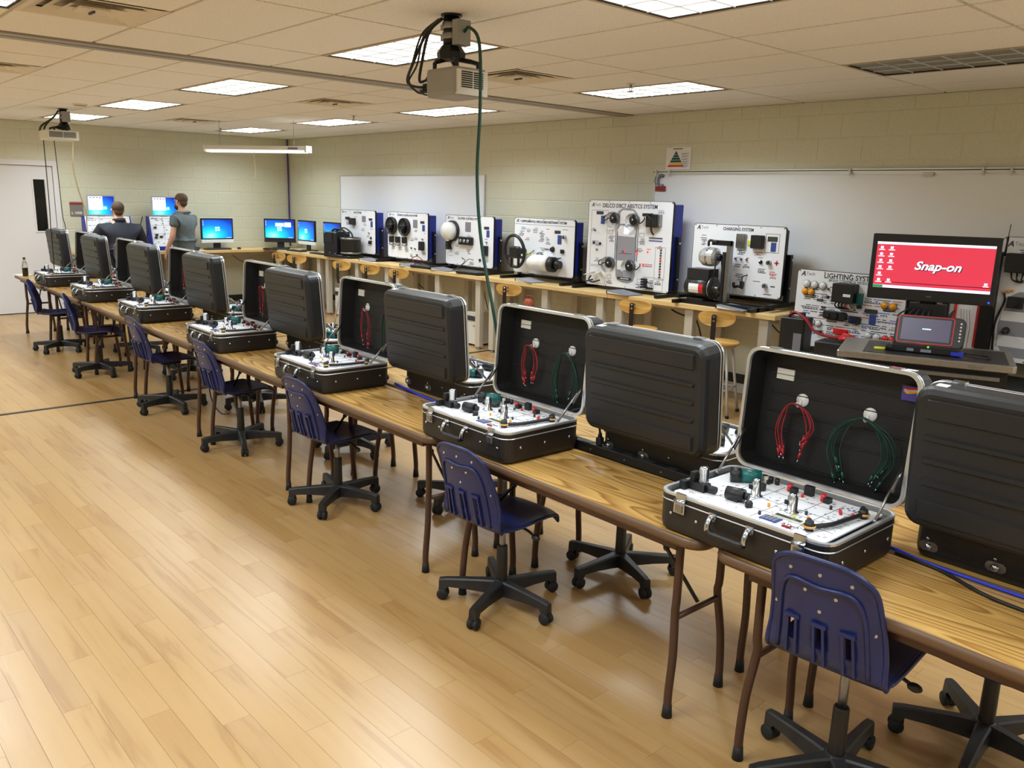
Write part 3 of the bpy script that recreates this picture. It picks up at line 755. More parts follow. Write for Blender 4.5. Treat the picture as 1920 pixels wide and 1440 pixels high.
    comp('fuel_pump_motor', lambda e: (e.cyl((-.195, .085, zp + .024), (-.14, .13, zp + .024), .024, M['teal'], n=14), e.cyl((-.222, .063, zp + .024), (-.195, .085, zp + .024), .027, B_, n=14)))
    comp('connector', lambda e: (e.cyl((-.13, .145, zp), (-.13, .145, zp + .024), .009, M['offwhite'], n=8), e.box(-.125, .14, zp, -.112, .155, zp + .014, M['gunmetal'])))
    comp('starter_motor', lambda e: (e.cyl((-.125, -.10, zp + .022), (-.065, -.085, zp + .022), .022, B_, n=14), e.cyl((-.065, -.085, zp + .022), (-.05, -.081, zp + .022), .013, B_, n=10), e.box(-.115, -.11, zp, -.075, -.08, zp + .012, B_)))
    comp('rotary_knob', lambda e: e.lathe([(.013, zp), (.013, zp + .014), (.009, zp + .02), (.001, zp + .021)], B_, (-.03, -.11, 0), n=10))
    for x, y in ((-.075, .0), (.082, -.035)):
        comp('solenoid', lambda e: (e.lathe([(.024, zp), (.024, zp + .003), (.0165, zp + .006), (.0165, zp + .05), (.012, zp + .056), (.012, zp + .062), (.001, zp + .063)], Cm, (x, y, 0), n=14), e.box(x - .019, y - .018, zp + .026, x - .008, y - .010, zp + .04, B_)))
    comp('buzzer', lambda e: e.cyl((-.105, .07, zp), (-.105, .07, zp + .02), .022, M['gunmetal']))
    for i, x in enumerate((-.17, -.145, -.12, -.095)): comp('fuse_knob', lambda e: e.cyl((x, .165, zp), (x, .165, zp + .022), .0085, B_, n=8))
    for x in (-.03, .095): comp('binding_post', lambda e: (e.cyl((x, .14, zp), (x, .14, zp + .026), .0095, M['red'], n=8), e.box(x + .008, .125, zp, x + .028, .15, zp + .018, B_)))
    comp('plug_relay', lambda e: e.box(.02, .145, zp, .05, .165, zp + .034, B_))
    comp('keypad', lambda e: (e.box(.045, -.168, zp, .105, -.125, zp + .003, M['keypad_blue']), [e.box(.05 + .013 * (i % 4), -.164 + .0125 * (i // 4), zp + .003, .059 + .013 * (i % 4), -.155 + .0125 * (i // 4), zp + .005, M['print_grey']) for i in range(12)]))
    comp('display', lambda e: (e.box(.06, -.118, zp, .165, -.092, zp + .006, M['offwhite']), e.box(.068, -.114, zp + .006, .158, -.096, zp + .007, M['lcd_green'])))
    for x, y, m in ((.12, -.085, 'yellow'), (.155, -.06, 'amber_lens'), (.01, -.055, 'amber_lens'), (.03, -.14, 'print_dark'), (.185, .085, 'red'), (.195, .07, 'red'), (.23, .08, 'red'), (.0, .10, 'teal'), (.03, .12, 'red'), (.125, -.02, 'print_dark'), (.15, .09, 'gunmetal')):
        comp('indicator', lambda e: e.cyl((x, y, zp), (x, y, zp + .012), .005, M[m], n=8))
    for x, y in ((.20, -.135), (.255, .10)): comp('lamp_socket', lambda e: (e.cyl((x, y, zp), (x, y, zp + .03), .014, B_, n=10), e.lathe([(.018, zp + .010), (.021, zp + .014), (.018, zp + .018)], M['stool_wood'], (x, y, 0), n=12, cap=False), e.ball((x - .01, y + .015, zp + .026), .009, B_, n=8)))
    comp('harness_tube', lambda e: e.tube(cr([(.21, -.12, zp + .012), (.235, -.06, zp + .012), (.245, .03, zp + .012), (.255, .09, zp + .014)], 5), .008, B_, 6))
    comp('dip_switch', lambda e: [e.box(.13 + .008 * i, -.175, zp, .136 + .008 * i, -.168, zp + .006, M['dark_red']) for i in range(4)])
    text('ATech', .022, M['print_dark'], 'panel_lettering', cp, (.115, -.148, zp + .0004), (0, 0, 0))
    # lid: standing open at the back
    lean = math.radians(4)
    T = Matrix.Translation((0, CD / 2 + .004, BHt + .004)) @ Matrix.Rotation(-lean, 4, 'X') @ Matrix(((1, 0, 0, 0), (0, 0, 1, 0), (0, 1, 0, CD / 2), (0, 0, 0, 1)))
    # lid coordinates: x right, y up the lid (centred), z outwards (away from the opening)
    e = MB(T)
    def r2(w, h, r, z): return [(x, y, z) for x, y in rrect(w, h, r, 5)]
    wt = .006
    e.loft([r2(CW, CD, .05, .006), r2(CW, CD, .05, LH - .03), r2(CW - .012, CD - .012, .046, LH - .012), r2(CW - .04, CD - .04, .038, LH)], M['case_black'], False, True, False)
    lid = e.build('lid', t)
    e = MB(T); e.loft([r2(CW - .004, CD - .004, .048, .006), r2(CW - 2 * wt - .01, CD - 2 * wt - .01, .044, .05), r2(CW - .04, CD - .04, .036, LH - .016)][::1], M['case_inner'], False, True); e.build('lid_lining', lid)
    e = MB(T); e.loft([r2(CW - .02, CD - .02, .042, .012), r2(CW - .02, CD - .02, .042, -.002), r2(CW + .004, CD + .004, .052, -.002), r2(CW + .004, CD + .004, .052, .008)], M['alu'], False, False); e.build('lid_rim', lid)
    e = MB(T); e.loft([r2(CW + .002, CD + .002, .051, .015), r2(CW + .006, CD + .006, .053, .018), r2(CW + .002, CD + .002, .051, .021)], M['alu'], False, False); e.build('rim_bead', lid)
    for a, b in ((.03, .098), (.142, .166), (.213, .238), (.283, .308), (.352, .42)):
        e = MB(T); yc, hh = CD / 2 - (a + b) / 2, b - a
        e.loft([r2(CW - .09, hh, .008, LH - .002), r2(CW - .1, hh - .012, .004, LH + .009)], M['case_black'], False, True)
        for i in range(len(e.v)): e.v[i] = e.v[i] + (T.to_3x3() @ Vector((0, yc, 0)))
        e.build('lid_rib', lid)
        e = MB(T); e.box(-CW / 2 + .05, yc - hh / 2, LH - .022, CW / 2 - .05, yc - hh / 2 + .003, LH - .0155, M['case_black']); e.build('lining_groove', lid)
    for x in (-.215, .225):
        e = MB(T); e.box(x - .02, CD / 2 - .002, .0, x + .02, CD / 2 + .008, .03, M['chrome']); e.build('latch_keeper', lid)
    e = MB(T); e.box(-.245, CD / 2 - .115, LH - .022, -.175, CD / 2 - .075, LH - .0155, M['offwhite']); e.build('paper_label', lid)
    e = MB(T); e.plate(.13 - .35, CD / 2 - .0, .034, .03, .002, LH * .45, LH * .45 + .03, M['offwhite'], axis='z', n=1) if False else e.box(.235, CD / 2 - .001, .05, .268, CD / 2 + .0015, .08, M['paper']); e.build('property_sticker', lid)
    for x in (-.13, .125):
        e = MB(T); y = .402 - BHt - CD / 2 - .004 + .004
        e.lathe([(.024, 0), (.024, .004), (.001, .006)], M['white_plastic'], (x, y + .012, LH - .016), (0, 0, -1), n=16)
        e.tube(cr([(x - .004, y + .012, LH - .02), (x - .006, y - .004, LH - .024), (x - .006, y - .010, LH - .036), (x - .006, y + .002, LH - .046)], 4), .006, M['white_plastic'], 6); e.build('lead_hook', lid)
    for s in (-1, 1):
        e = MB(); x = s * (CW / 2 - .02)
        e.tube([(x, .09, BHt - .005), (x, CD / 2 - .015, BHt + .115)], .005, M['steel'], 6); e.ball((x, .09, BHt - .003), .008, M['steel']); e.tube([(x, CD / 2 - .04, BHt + .075), (x, CD / 2 + .02, BHt + .14)], .008, M['steel'], 4); e.build('lid_stay', t)
    return t
case = make_case()
CF = [-1.345, -2.79, -4.365, -5.84, -7.48, -9.06, -10.67]
CR = [-.668, -2.06, -3.645, -5.19, -6.78, -8.27, -9.9, -11.5]
n_ = ['first', 'second', 'third', 'fourth', 'fifth', 'sixth', 'seventh', 'eighth']
for i, x in enumerate(CF):
    o = case if i == 0 else dup(case, (0, 0, 0))
    o.location = (x, row(x, .238), TZ); o.rotation_euler[2] = TH
    tag(o, f'open trainer case with its white panel towards the open floor, {n_[i]} from the camera', 'trainer case', 'open trainer cases on the folding tables')
for i, x in enumerate(CR):
    o = dup(case, (x, row(x, .728), TZ), TH + PI)
    tag(o, f'trainer case showing its ribbed lid back, {n_[i]} from the camera', 'trainer case', 'open trainer cases on the folding tables')

# test leads hanging on the lid hooks
def leads(name, label, i, hx, m, n, w_, h_, seed, mb2=None):
    x = CF[i]; r = random.Random(seed)
    t = thing(name, label, 'test leads', (x, row(x, .238), TZ), TH); z0 = .396
    yy = CD / 2 + .004 + LH - .035
    for k in range(n):
        e = MB(); a = w_ * r.uniform(.62, 1.05); b = w_ * r.uniform(.62, 1.05); dl, dr = h_ * r.uniform(.6, 1.05), h_ * r.uniform(.6, 1.05); d = yy + r.uniform(-.012, .006)
        mm = m if k % 3 != 2 or mb2 is None else mb2
        L_ = [(hx - a * .75, d, z0 - dl), (hx - a * 1.0, d, z0 - dl * .62), (hx - a * .8, d, z0 - dl * .25), (hx - .02, d - .008, z0 + .004), (hx + .02, d - .008, z0 + .004), (hx + b * .8, d, z0 - dr * .25), (hx + b, d, z0 - dr * .62), (hx + b * .7, d, z0 - dr)]
        e.tube(cr(L_, 6), .0023, mm, 5); c_ = e.build('lead', t)
        for p, q_ in ((L_[0], L_[1]), (L_[-1], L_[-2])):
            dv = (Vector(p) - Vector(q_)).normalized(); p = Vector(p)
            e = MB(); e.cyl(p - dv * .004, p + dv * .026, .0058, mm, .0045, n=8); e.cyl(p + dv * .026, p + dv * .042, .0022, M['chrome'], n=6); e.build('plug', c_)
    return t
leads('test_leads', 'red and black banana leads on the hook of the case at the near end', 0, -.13, M['lead_red'], 5, .075, .17, 1, M['black_plastic'])
leads('test_leads', 'green banana leads on the hook of the case at the near end', 0, .125, M['lead_green'], 6, .115, .25, 2)
leads('test_leads', 'red and black banana leads in the second open case', 1, -.13, M['lead_red'], 5, .06, .17, 3, M['black_plastic'])
leads('test_leads', 'green banana leads in the second open case', 1, .125, M['lead_green'], 6, .085, .26, 4)
leads('test_leads', 'red banana leads in the third open case', 2, -.10, M['lead_red'], 3, .055, .20, 5)
leads('test_leads', 'green banana leads in the third open case beside the lid of the next case', 2, .16, M['lead_green'], 4, .06, .27, 6)
leads('test_leads', 'red banana leads in the fourth open case', 3, -.12, M['lead_red'], 3, .045, .20, 7)
leads('test_leads', 'dark red banana leads in the fifth open case', 4, -.08, M['dark_red'], 3, .045, .19, 8)
x = CF[0]; t = thing('flag_sticker', 'blue sticker with an orange sweep inside the lid of the near case', 'sticker', (x, row(x, .238), TZ), TH)
ys = CD / 2 + .004 + LH + .014
e = MB(); e.box(.222, ys - .017, .485, .305, ys - .0155, .535, M['cord_purple']); e.build('label_sheet', t)
e = MB()
for k in range(3): e.add([(.226, ys - .0178, .516 + k * .006), (.24, ys - .0178, .507 + k * .006), (.30, ys - .0178, .522 + k * .004), (.30, ys - .0178, .525 + k * .004)], [(0, 1, 2, 3)], M[('amber_lens', 'paper', 'red')[k]])
e.build('swoosh', t)
text('USA', .012, M['paper'], 'lettering', t, (.272, ys - .0175, .507))

# rail of sockets, cables and odds on the tables
t = thing('power_strip', 'long black power strip lying along the table between two open cases', 'power strip', (-2.17, row(-2.17, .475), TZ), TH)
e = MB(); e.plate(0, 0, .92, .048, .004, 0, .042, M['black_steel'], .003, n=2); e.build('housing', t)
for i in range(7):
    e = MB(); e.box(-.40 + i * .12, -.016, .042, -.352 + i * .12, .016, .0435, M['gunmetal']); e.build('socket', t)
    if i < 5:
        e = MB(); e.cyl((-.42 + i * .2, -.026, .02), (-.42 + i * .2, -.023, .02), .003, M['chrome'], n=6); e.build('screw', t)
def tabcord(name, label, pts, r, m): return cord(name, label, pts, r, m, k=6)
for (x0, lab) in ((-2.36, 'black plug and short cord standing in the power strip by the dark lid'), (-2.575, 'black plug and looping cord at the end of the power strip')):
    t = thing('power_plug', lab, 'plug', (x0, row(x0, .475), TZ + .0435), TH)
    e = MB(); e.plate(0, 0, .03, .028, .006, 0, .035, M['black_plastic'], .004, n=2); e.lathe([(.011, .034), (.007, .055), (.001, .058)], M['black_plastic'], n=8); e.build('plug_body', t)
    e = MB(); e.tube(cr([(0, 0, .05), (.01, 0, .10), (.08, .01, .135), (.16, .03, .12), (.2, .05, .05)], 5) if x0 < -2.5 else cr([(0, 0, .05), (-.01, 0, .10), (-.02, .02, .12), (.05, .05, .05), (.1, .06, .0)], 5), .005, M['black_plastic']); e.build('cord', t)
tabcord('network_cable', 'blue network cable running along the seam of the near table', [(-1.05, row(-1.05, .49), TZ + .006), (-.9, row(-.9, .455), TZ + .006), (-.6, row(-.6, .44), TZ + .006), (-.3, row(-.3, .43), TZ + .006), (.05, row(.05, .44), TZ + .006)], .006, M['ethernet_blue'])
tabcord('network_cable', 'blue network cable bundle behind the third and second open cases', [(-4.05, row(-4.05, .50), TZ + .007), (-3.8, row(-3.8, .46), TZ + .007), (-3.45, row(-3.45, .43), TZ + .008), (-3.1, row(-3.1, .50), TZ + .007), (-2.95, row(-2.9, .5), TZ + .007)], .008, M['ethernet_blue'])
tabcord('network_cable', 'blue network cable coil beside the power strip under the dark lid', [(-1.75, row(-1.75, .53), TZ + .03), (-1.66, row(-1.66, .50), TZ + .035), (-1.58, row(-1.58, .495), TZ + .02), (-1.5, row(-1.5, .49), TZ + .008), (-1.2, row(-1.2, .49), TZ + .006)], .009, M['ethernet_blue'])
tabcord('power_cable', 'black power cord snaking over the near table in front of the ribbed lid', [(-1.02, row(-1.02, .46), TZ + .006), (-.86, row(-.86, .43), TZ + .006), (-.7, row(-.7, .36), TZ + .006), (-.5, row(-.5, .345), TZ + .006), (-.25, row(-.25, .34), TZ + .006), (.0, row(0, .36), TZ + .006)], .006, M['black_plastic'])
tabcord('power_cable', 'black power cord curling from the last open case beside the bottle', [(-11.0, row(-11, .30), TZ + .006), (-11.2, row(-11.2, .26), TZ + .03), (-11.45, row(-11.4, .30), TZ + .05), (-11.6, row(-11.6, .36), TZ + .03), (-11.35, row(-11.35, .4), TZ + .006)], .008, M['black_plastic'])
tabcord('power_cable', 'black cord loop hanging under the table of the fourth open case', [(-6.3, row(-6.3, .3), .70), (-6.42, row(-6.4, .28), .45), (-6.40, row(-6.4, .28), .22), (-6.28, row(-6.3, .30), .12), (-6.2, row(-6.2, .34), .12)], .006, M['black_plastic'])
t = thing('cola_bottle', 'clear plastic bottle of dark drink at the far table end', 'bottle', (-11.86, 2.50, TZ))
e = MB(); e.lathe([(.028, 0), (.033, .006), (.033, .10), (.032, .105)], M['cola'], n=14); e.build('drink', t)
e = MB(); e.lathe([(.0335, .10), (.034, .135), (.024, .17), (.014, .195), (.0135, .21)], M['glass_clear'], n=14); e.build('bottle_neck', t)
e = MB(); e.cyl((0, 0, .21), (0, 0, .232), .0155, M['black_plastic']); e.build('cap', t)
t = thing('paper_stack', 'white papers lying at the far end of the table row', 'papers', (-12.0, 2.50, TZ), .3)
for k in range(3): e = MB(); e.box(-.11 + .01 * k, -.07, .0015 * k, .10 + .01 * k, .07, .0015 * k + .0012, M['paper']); e.build('sheet', t)
t = thing('white_box', 'low white box on the far rear table behind the bottle', 'box', (-11.92, 2.98, TZ), TH)
e = MB(); e.plate(0, 0, .34, .2, .005, 0, .075, M['white_plastic'], .003, n=2); e.build('carton', t); e = MB(); e.box(-.17, -.004, .0745, .17, .004, .0762, M['offwhite']); e.build('tape', t)

# ------------------------------------------------------------------ swivel chairs
def make_chair():
    t = thing('swivel_chair', '', 'chair'); sh = M['chair_blue']
    prof = [(.235, .405), (.228, .428), (.205, .442), (.15, .443), (.07, .436), (-.05, .430), (-.13, .432), (-.172, .442), (-.202, .465), (-.219, .500), (-.231, .545), (-.242, .60), (-.252, .655), (-.263, .71), (-.272, .755), (-.280, .795), (-.285, .815)]
    P = cr([(0, y, z) for y, z in prof], 2); nv = len(P)
    us = [-1, -.93, -.80, -.66, -.56, -.44, -.34, -.20, -.11, 0, .11, .20, .34, .44, .56, .66, .80, .93, 1]; nu = len(us)
    vs, fs, grid = [], [], []
    for i, p in enumerate(P):
        s_ = i / (nv - 1); z = p.z
        if z < .46 and p.y > -.185: hw = .181 - .02 * max(0, (p.y - .1) / .12) ** 2; back = 0
        else: back = min(1, (z - .44) / .37); hw = (.181 - .034 * back) * (1 - .16 * max(0, (back - .80) / .22) ** 3)
        rowi = []
        for u in us:
            x = hw * u; y = p.y; zz = z; k = abs(u) ** 3
            if back <= 0: zz += .022 * k * (1 - max(0, (p.y - .1) / .12))
            y += .046 * k * min(1, max(0, (z - .435) / .10)) * (1 - .75 * min(1, max(0, (z - .62) / .2))) if z > .435 and p.y < -.13 else 0
            if z > .72: zz -= (abs(u) ** 4) * .026 * ((z - .72) / .095) ** 1.5
            if p.y > .15: y = p.y - .03 * abs(u) ** 4
            rowi.append(len(vs)); vs.append((x, y, zz))
        grid.append(rowi)
    holes = set()
    for i in range(nv - 1):
        zc = (P[i].z + P[i + 1].z) / 2
        if .515 < zc < .60 and P[i].y < -.18:
            for j in range(nu - 1):
                uc = (us[j] + us[j + 1]) / 2
                if abs(abs(uc) - .50) < .07 or abs(uc) < .06: holes.add((i, j))
    for i in range(nv - 1):
        for j in range(nu - 1):
            if (i, j) not in holes: fs.append((grid[i][j], grid[i + 1][j], grid[i + 1][j + 1], grid[i][j + 1]))
    # give the sheet thickness
    me = bpy.data.meshes.new('shell'); me.from_pydata([Vector(v) for v in vs], [], fs); me.update()
    nrm = [v.normal.copy() for v in me.vertices]; bpy.data.meshes.remove(me)
    n0 = len(vs); th = .007; V2 = [Vector(v) - nrm[k] * th for k, v in enumerate(vs)]
    e = MB(); e.add(vs, fs, sh, True); 
    e.add(V2, [tuple(reversed(f)) for f in fs], sh, True)
    from collections import Counter
    ed = Counter(); own = {}
    for f in fs:
        for a, b in zip(f, f[1:] + f[:1]): ed[frozenset((a, b))] += 1; own[frozenset((a, b))] = (a, b)
    for k, c_ in ed.items():
        if c_ == 1:
            a, b = own[k]; e.f.append([b, a, a + n0, b + n0]); e.mi.append(0); e.sm.append(False)
    e.build('seat_shell', t)
    # rolled edge around the shell
    loop = [grid[i][0] for i in range(nv)] + [grid[-1][j] for j in range(1, nu)] + [grid[i][-1] for i in range(nv - 2, -1, -1)] + [grid[0][j] for j in range(nu - 2, 0, -1)]
    e = MB(); e.tube([(Vector(vs[k]) + V2[k]) / 2 for k in loop], .0085, sh, 6, closed=True); e.build('rolled_edge', t)
    def back_pt(u, z, off):
        i = min(range(nv), key=lambda q_: abs(P[q_].z - z) + (1 if P[q_].y > -.195 else 0)); j = min(range(nu), key=lambda q_: abs(us[q_] - u))
        i2 = i + 1 if i + 1 < nv and P[i].z < z else i - 1
        f = 0 if P[i2].z == P[i].z else (z - P[i].z) / (P[i2].z - P[i].z)
        y = P[i].y + (P[i2].y - P[i].y) * f; back = min(1, (z - .44) / .37); hw = (.181 - .034 * back) * (1 - .16 * max(0, (back - .80) / .22) ** 3)
        return Vector((hw * u, y + .046 * abs(u) ** 3 * min(1, (z - .435) / .10) * (1 - .75 * min(1, max(0, (z - .62) / .2))) - th - off, z))
    pts = [back_pt(u, z, .003) for u, z in [(-.78, .47), (-.78, .55), (-.78, .63), (-.77, .67), (-.72, .708), (-.62, .728), (-.45, .735), (-.2, .731), (0, .728), (.2, .731), (.45, .735), (.62, .728), (.72, .708), (.77, .67), (.78, .63), (.78, .55), (.78, .47)]]
    e = MB(); e.tube(cr(pts, 3), .0075, sh, 6); e.build('back_ridge', t)
    for u in (-.5, 0, .5):
        e = MB()
        for du in (-.085, .085): a, b = back_pt(u + du, .60, 0), back_pt(u + du, .47, 0); e.loft([[a + Vector((dx, dy, 0)) for dx, dy in ((-.004, .004), (.004, .004), (.004, -.010), (-.004, -.010))], [b + Vector((dx, dy, 0)) for dx, dy in ((-.004, .004), (.004, .004), (.004, -.016), (-.004, -.016))]], sh)
        a = back_pt(u, .605, 0); e.cbox((a.x, a.y - .002, a.z), (.045, .016, .012), sh); e.build('back_slot', t)
    for u, z in ((-.28, .708), (.3, .708), (0, .65), (0, .77), (.9, .62), (-.9, .62), (-.6, .765), (.6, .765)):
        e = MB(); p = back_pt(u, z, 0); e.cyl(p + Vector((0, .004, 0)), p - Vector((0, .0025, 0)), .0055, M['chrome'], n=8); e.build('screw', t)
    e = MB(); e.plate(0, 0, .2, .17, .02, .405, .425, M['black_steel'], .004); e.build('seat_plate', t)
    e = MB(); e.tube(cr([(.06, 0, .41), (.14, .01, .405), (.19, .01, .39)], 4), .006, M['black_steel']); e.ball((.2, .01, .385), .018, M['black_plastic'], (1.3, .8, .8)); e.build('height_lever', t)
    e = MB(); e.cyl((0, 0, .20), (0, 0, .41), .0145, M['steel']); e.build('gas_lift', t)
    e = MB(); e.lathe([(.026, .085), (.027, .09), (.025, .285), (.022, .29), (.018, .29)], M['column_black'], n=14); e.build('column', t)
    return t
def make_base():
    bs = MB(); m = M['chair_base']
    bs.lathe([(.036, .06), (.045, .075), (.043, .11), (.03, .122), (.001, .123)], m, n=15)
    hub = bs.mesh('base_hub')
    a = MB()
    secs = [(.03, .030, .052, .120), (.08, .026, .058, .118), (.17, .022, .066, .113), (.25, .020, .068, .108), (.262, .020, .050, .107), (.292, .018, .050, .102)]
    a.loft([[(r_, -w_, z0), (r_, w_, z0), (r_, w_ * .85, z1 - .006), (r_, w_ * .6, z1), (r_, -w_ * .6, z1), (r_, -w_ * .85, z1 - .006)] for r_, w_, z0, z1 in secs], m)
    arm = a.mesh('base_arm')
    c = MB(); c.cyl((.275, 0, .04), (.275, 0, .055), .008, M['gunmetal'], n=8)
    for s in (-1, 1): c.lathe([(.012, -.011), (.024, -.0095), (.027, -.003), (.027, .006), (.023, .010), (.001, .011)], M['rubber'], (.275, s * .0145, .0275), (0, s, 0), n=14)
    c.box(.25, -.006, .02, .295, .006, .058, M['rubber'])
    cas = c.mesh('caster')
    return hub, arm, cas
chair0 = make_chair(); hubm, armm, casm = make_base()
def base_on(t, ang):
    h = link('star_base', hubm, t)
    for k in range(5):
        a = link('base_arm', armm, h, (0, 0, 0), math.radians(ang) + k * 2 * PI / 5)
        link('caster', casm, t, (0, 0, 0), math.radians(ang) + k * 2 * PI / 5)
CH = [(-1.02, 2.39, 3, -122, 'at the near end with its back slots full to view'), (-2.645, 2.38, 2, 5, 'in front of the second open case'), (-4.24, 2.46, 2, 22, 'in front of the third open case'),
      (-5.71, 2.51, 0, -92, 'at the fourth open case, by the strip on the floor'), (-7.10, 2.50, 0, -140, 'between the fifth and fourth open cases, at the cord loop'), (-8.90, 2.47, -18, -137, 'seen from the side by the sixth open case'), (-10.46, 2.50, -20, -120, 'at the door end of the row, seen from the side')]
RC = [(-.765, 2.96, -155), (-2.50, 3.05, -95), (-3.80, 3.08, -72), (-5.12, 3.10, -70), (-6.75, 3.14, -20), (-8.3, 3.16, 10), (-9.85, 3.18, -50), (-11.4, 3.2, 30)]
chairs = []
for i, (x, y, yaw, ba, lab) in enumerate(CH):
    o = chair0 if i == 0 else dup(chair0, (0, 0, 0))
    chairs.append((o, x, y, math.radians(yaw), ba, f'navy blue plastic swivel chair {lab}'))
for i, (x, y, ba) in enumerate(RC):
    o = dup(chair0, (0, 0, 0)); chairs.append((o, x, y, PI + TH + rnd.uniform(-.1, .1), ba, f'navy swivel chair on the wall side of the tables, {n_[i]} from the camera'))
for o, x, y, yaw, ba, lab in chairs:
    o.location = (x, y, 0); o.rotation_euler[2] = yaw
    base_on(o, ba - math.degrees(yaw)); tag(o, lab, 'chair', 'navy swivel chairs at the tables')
for c in chair0.children:
    if c.name.split('.')[0] not in ('star_base', 'caster', 'column'): c.location.z += .06
# ------------------------------------------------------------------ workbenches
BZ = .91; BF = 6.50
def bench(name, label, length, depth, loc, rotz):
    t = thing(name, label, 'workbench', loc, rotz, 'maple topped workbenches along the walls')
    e = MB(); e.plate(length / 2, depth / 2, length - .006, depth, .004, BZ - .045, BZ, M['maple'], .003, n=2); e.build('worktop', t)
    e = MB()
    for y in (.22, depth - .07): e.box(.1, y, BZ - .10, length - .1, y + .02, BZ - .045, M['bench_leg'])
    e.build('apron', t)
    for x in ((.13, length * .52, length - .13) if length < 2.05 and rotz == 0 else (.13, length - .13)):
        for y in (.07, depth - .10):
            e = MB(); e.loft([[(x + px, y + py, z) for px, py in rrect(w_, .07, .006, 2)] for z, w_ in ((.03, .085), (BZ - .045, .095))], M['bench_leg']); lg = e.build('leg', t)
            e = MB(); e.lathe([(.03, 0), (.034, .006), (.02, .016), (.012, .032)], M['steel'], (x, y, 0), n=12); e.build('leveling_foot', lg)
    return t
BX = [-13.245, -11.60, -9.70, -7.70, -5.70, -3.76]
bl = ['beside the room corner', 'below the dashboard and first fan board', 'below the blower board', 'below the steering wheel board', 'holding the motor and generator board at its free end']
for i in range(5):
    bench('workbench', f'maple workbench section {bl[i]}', BX[i + 1] - BX[i], .66, (BX[i], BF, 0), 0)
bench('workbench', 'maple workbench section under the two monitors by the standing man', 1.55, .585, (-13.25, 3.52, 0), PI / 2)
bench('workbench', 'maple workbench section on the door wall running to the corner', 2.08, .585, (-13.25, 5.075, 0), PI / 2)
def make_stool():
    t = thing('lab_stool', '', 'stool'); sz = .655
    e = MB(); e.lathe([(.001, sz - .03), (.15, sz - .03), (.17, sz - .02), (.172, sz - .008), (.165, sz), (.001, sz + .0005)], M['stool_wood'], n=24); e.build('seat', t)
    e = MB(); e.lathe([(.14, sz - .045), (.14, sz - .03), (.001, sz - .03)], M['stool_steel'], n=18); e.build('seat_ring', t)
    for k in range(4):
        a = PI / 4 + k * PI / 2; c_, s_ = math.cos(a), math.sin(a)
        e = MB(); e.tube([(.12 * c_, .12 * s_, sz - .035), (.225 * c_, .225 * s_, .015)], .0125, M['stool_steel'], 8); lg = e.build('leg', t)
        e = MB(); e.cyl((.225 * c_, .225 * s_, 0), (.225 * c_, .225 * s_, .025), .017, M['rubber']); e.build('foot_cap', lg)
    e = MB(); p = [(.188 * math.cos(PI / 4 + k * PI / 2), .188 * math.sin(PI / 4 + k * PI / 2), .24) for k in range(4)]
    for a, b in zip(p, p[1:] + p[:1]): e.tube([a, b], .009, M['stool_steel'], 6); 
    e.build('footrest', t)
    e = MB(); sec = lambda y, z, w_=.021: [(-w_, y - .005, z), (w_, y - .005, z), (w_, y + .005, z), (-w_, y + .005, z)]
    e.loft([sec(-.05, sz - .038), sec(-.17, sz - .038), sec(-.225, sz - .02), sec(-.24, sz + .05), sec(-.24, .90), sec(-.238, .915, .012)], M['stool_post']); e.build('back_post', t)
    e = MB(); L_ = []
    for off in (0, .012):
        ring = []
        for i in range(24):
            a = 2 * PI * i / 24; x = .165 * (abs(math.cos(a)) ** .75) * (1 if math.cos(a) > 0 else -1); z = .065 * (abs(math.sin(a)) ** .8) * (1 if math.sin(a) > 0 else -1)
            ring.append((x, -.175 + off + .5 * x * x, .875 + z + .006 * math.cos(2 * a)))
        L_.append(ring)
    e.loft(L_, M['stool_wood']); e.build('backrest', t)
    for z in (.86, .895):
        e = MB(); e.cyl((0, -.25, z), (0, -.17, z), .009, M['chrome'], n=8); e.build('bolt', t)
    return t
st = make_stool()
SL = [(-12.10, 6.20, .15, 'in the corner, its back against the first bench edge'), (-11.62, 6.20, .55, 'second from the room corner, turned slightly'), (-10.29, 6.22, .3, 'below the dashboard with the black air box'), (-9.60, 6.24, .3, 'between the dashboard board and the fan board'), (-8.93, 6.24, .3, 'in front of the fan board binder'),
      (-6.78, 6.22, .25, 'below the binder at the steering wheel board, by the orange bag'), (-5.08, 6.30, .3, 'in front of the large car board, by the looped cable'), (-4.15, 6.28, .3, 'at the end of the bench below the electric motor')]
for i, (x, y, a, l) in enumerate(SL):
    o = st if i == 0 else dup(st, (0, 0, 0))
    o.location = (x, y, 0); o.rotation_euler[2] = a; tag(o, f'wooden lab stool {l}', 'stool', 'wooden lab stools at the workbench')

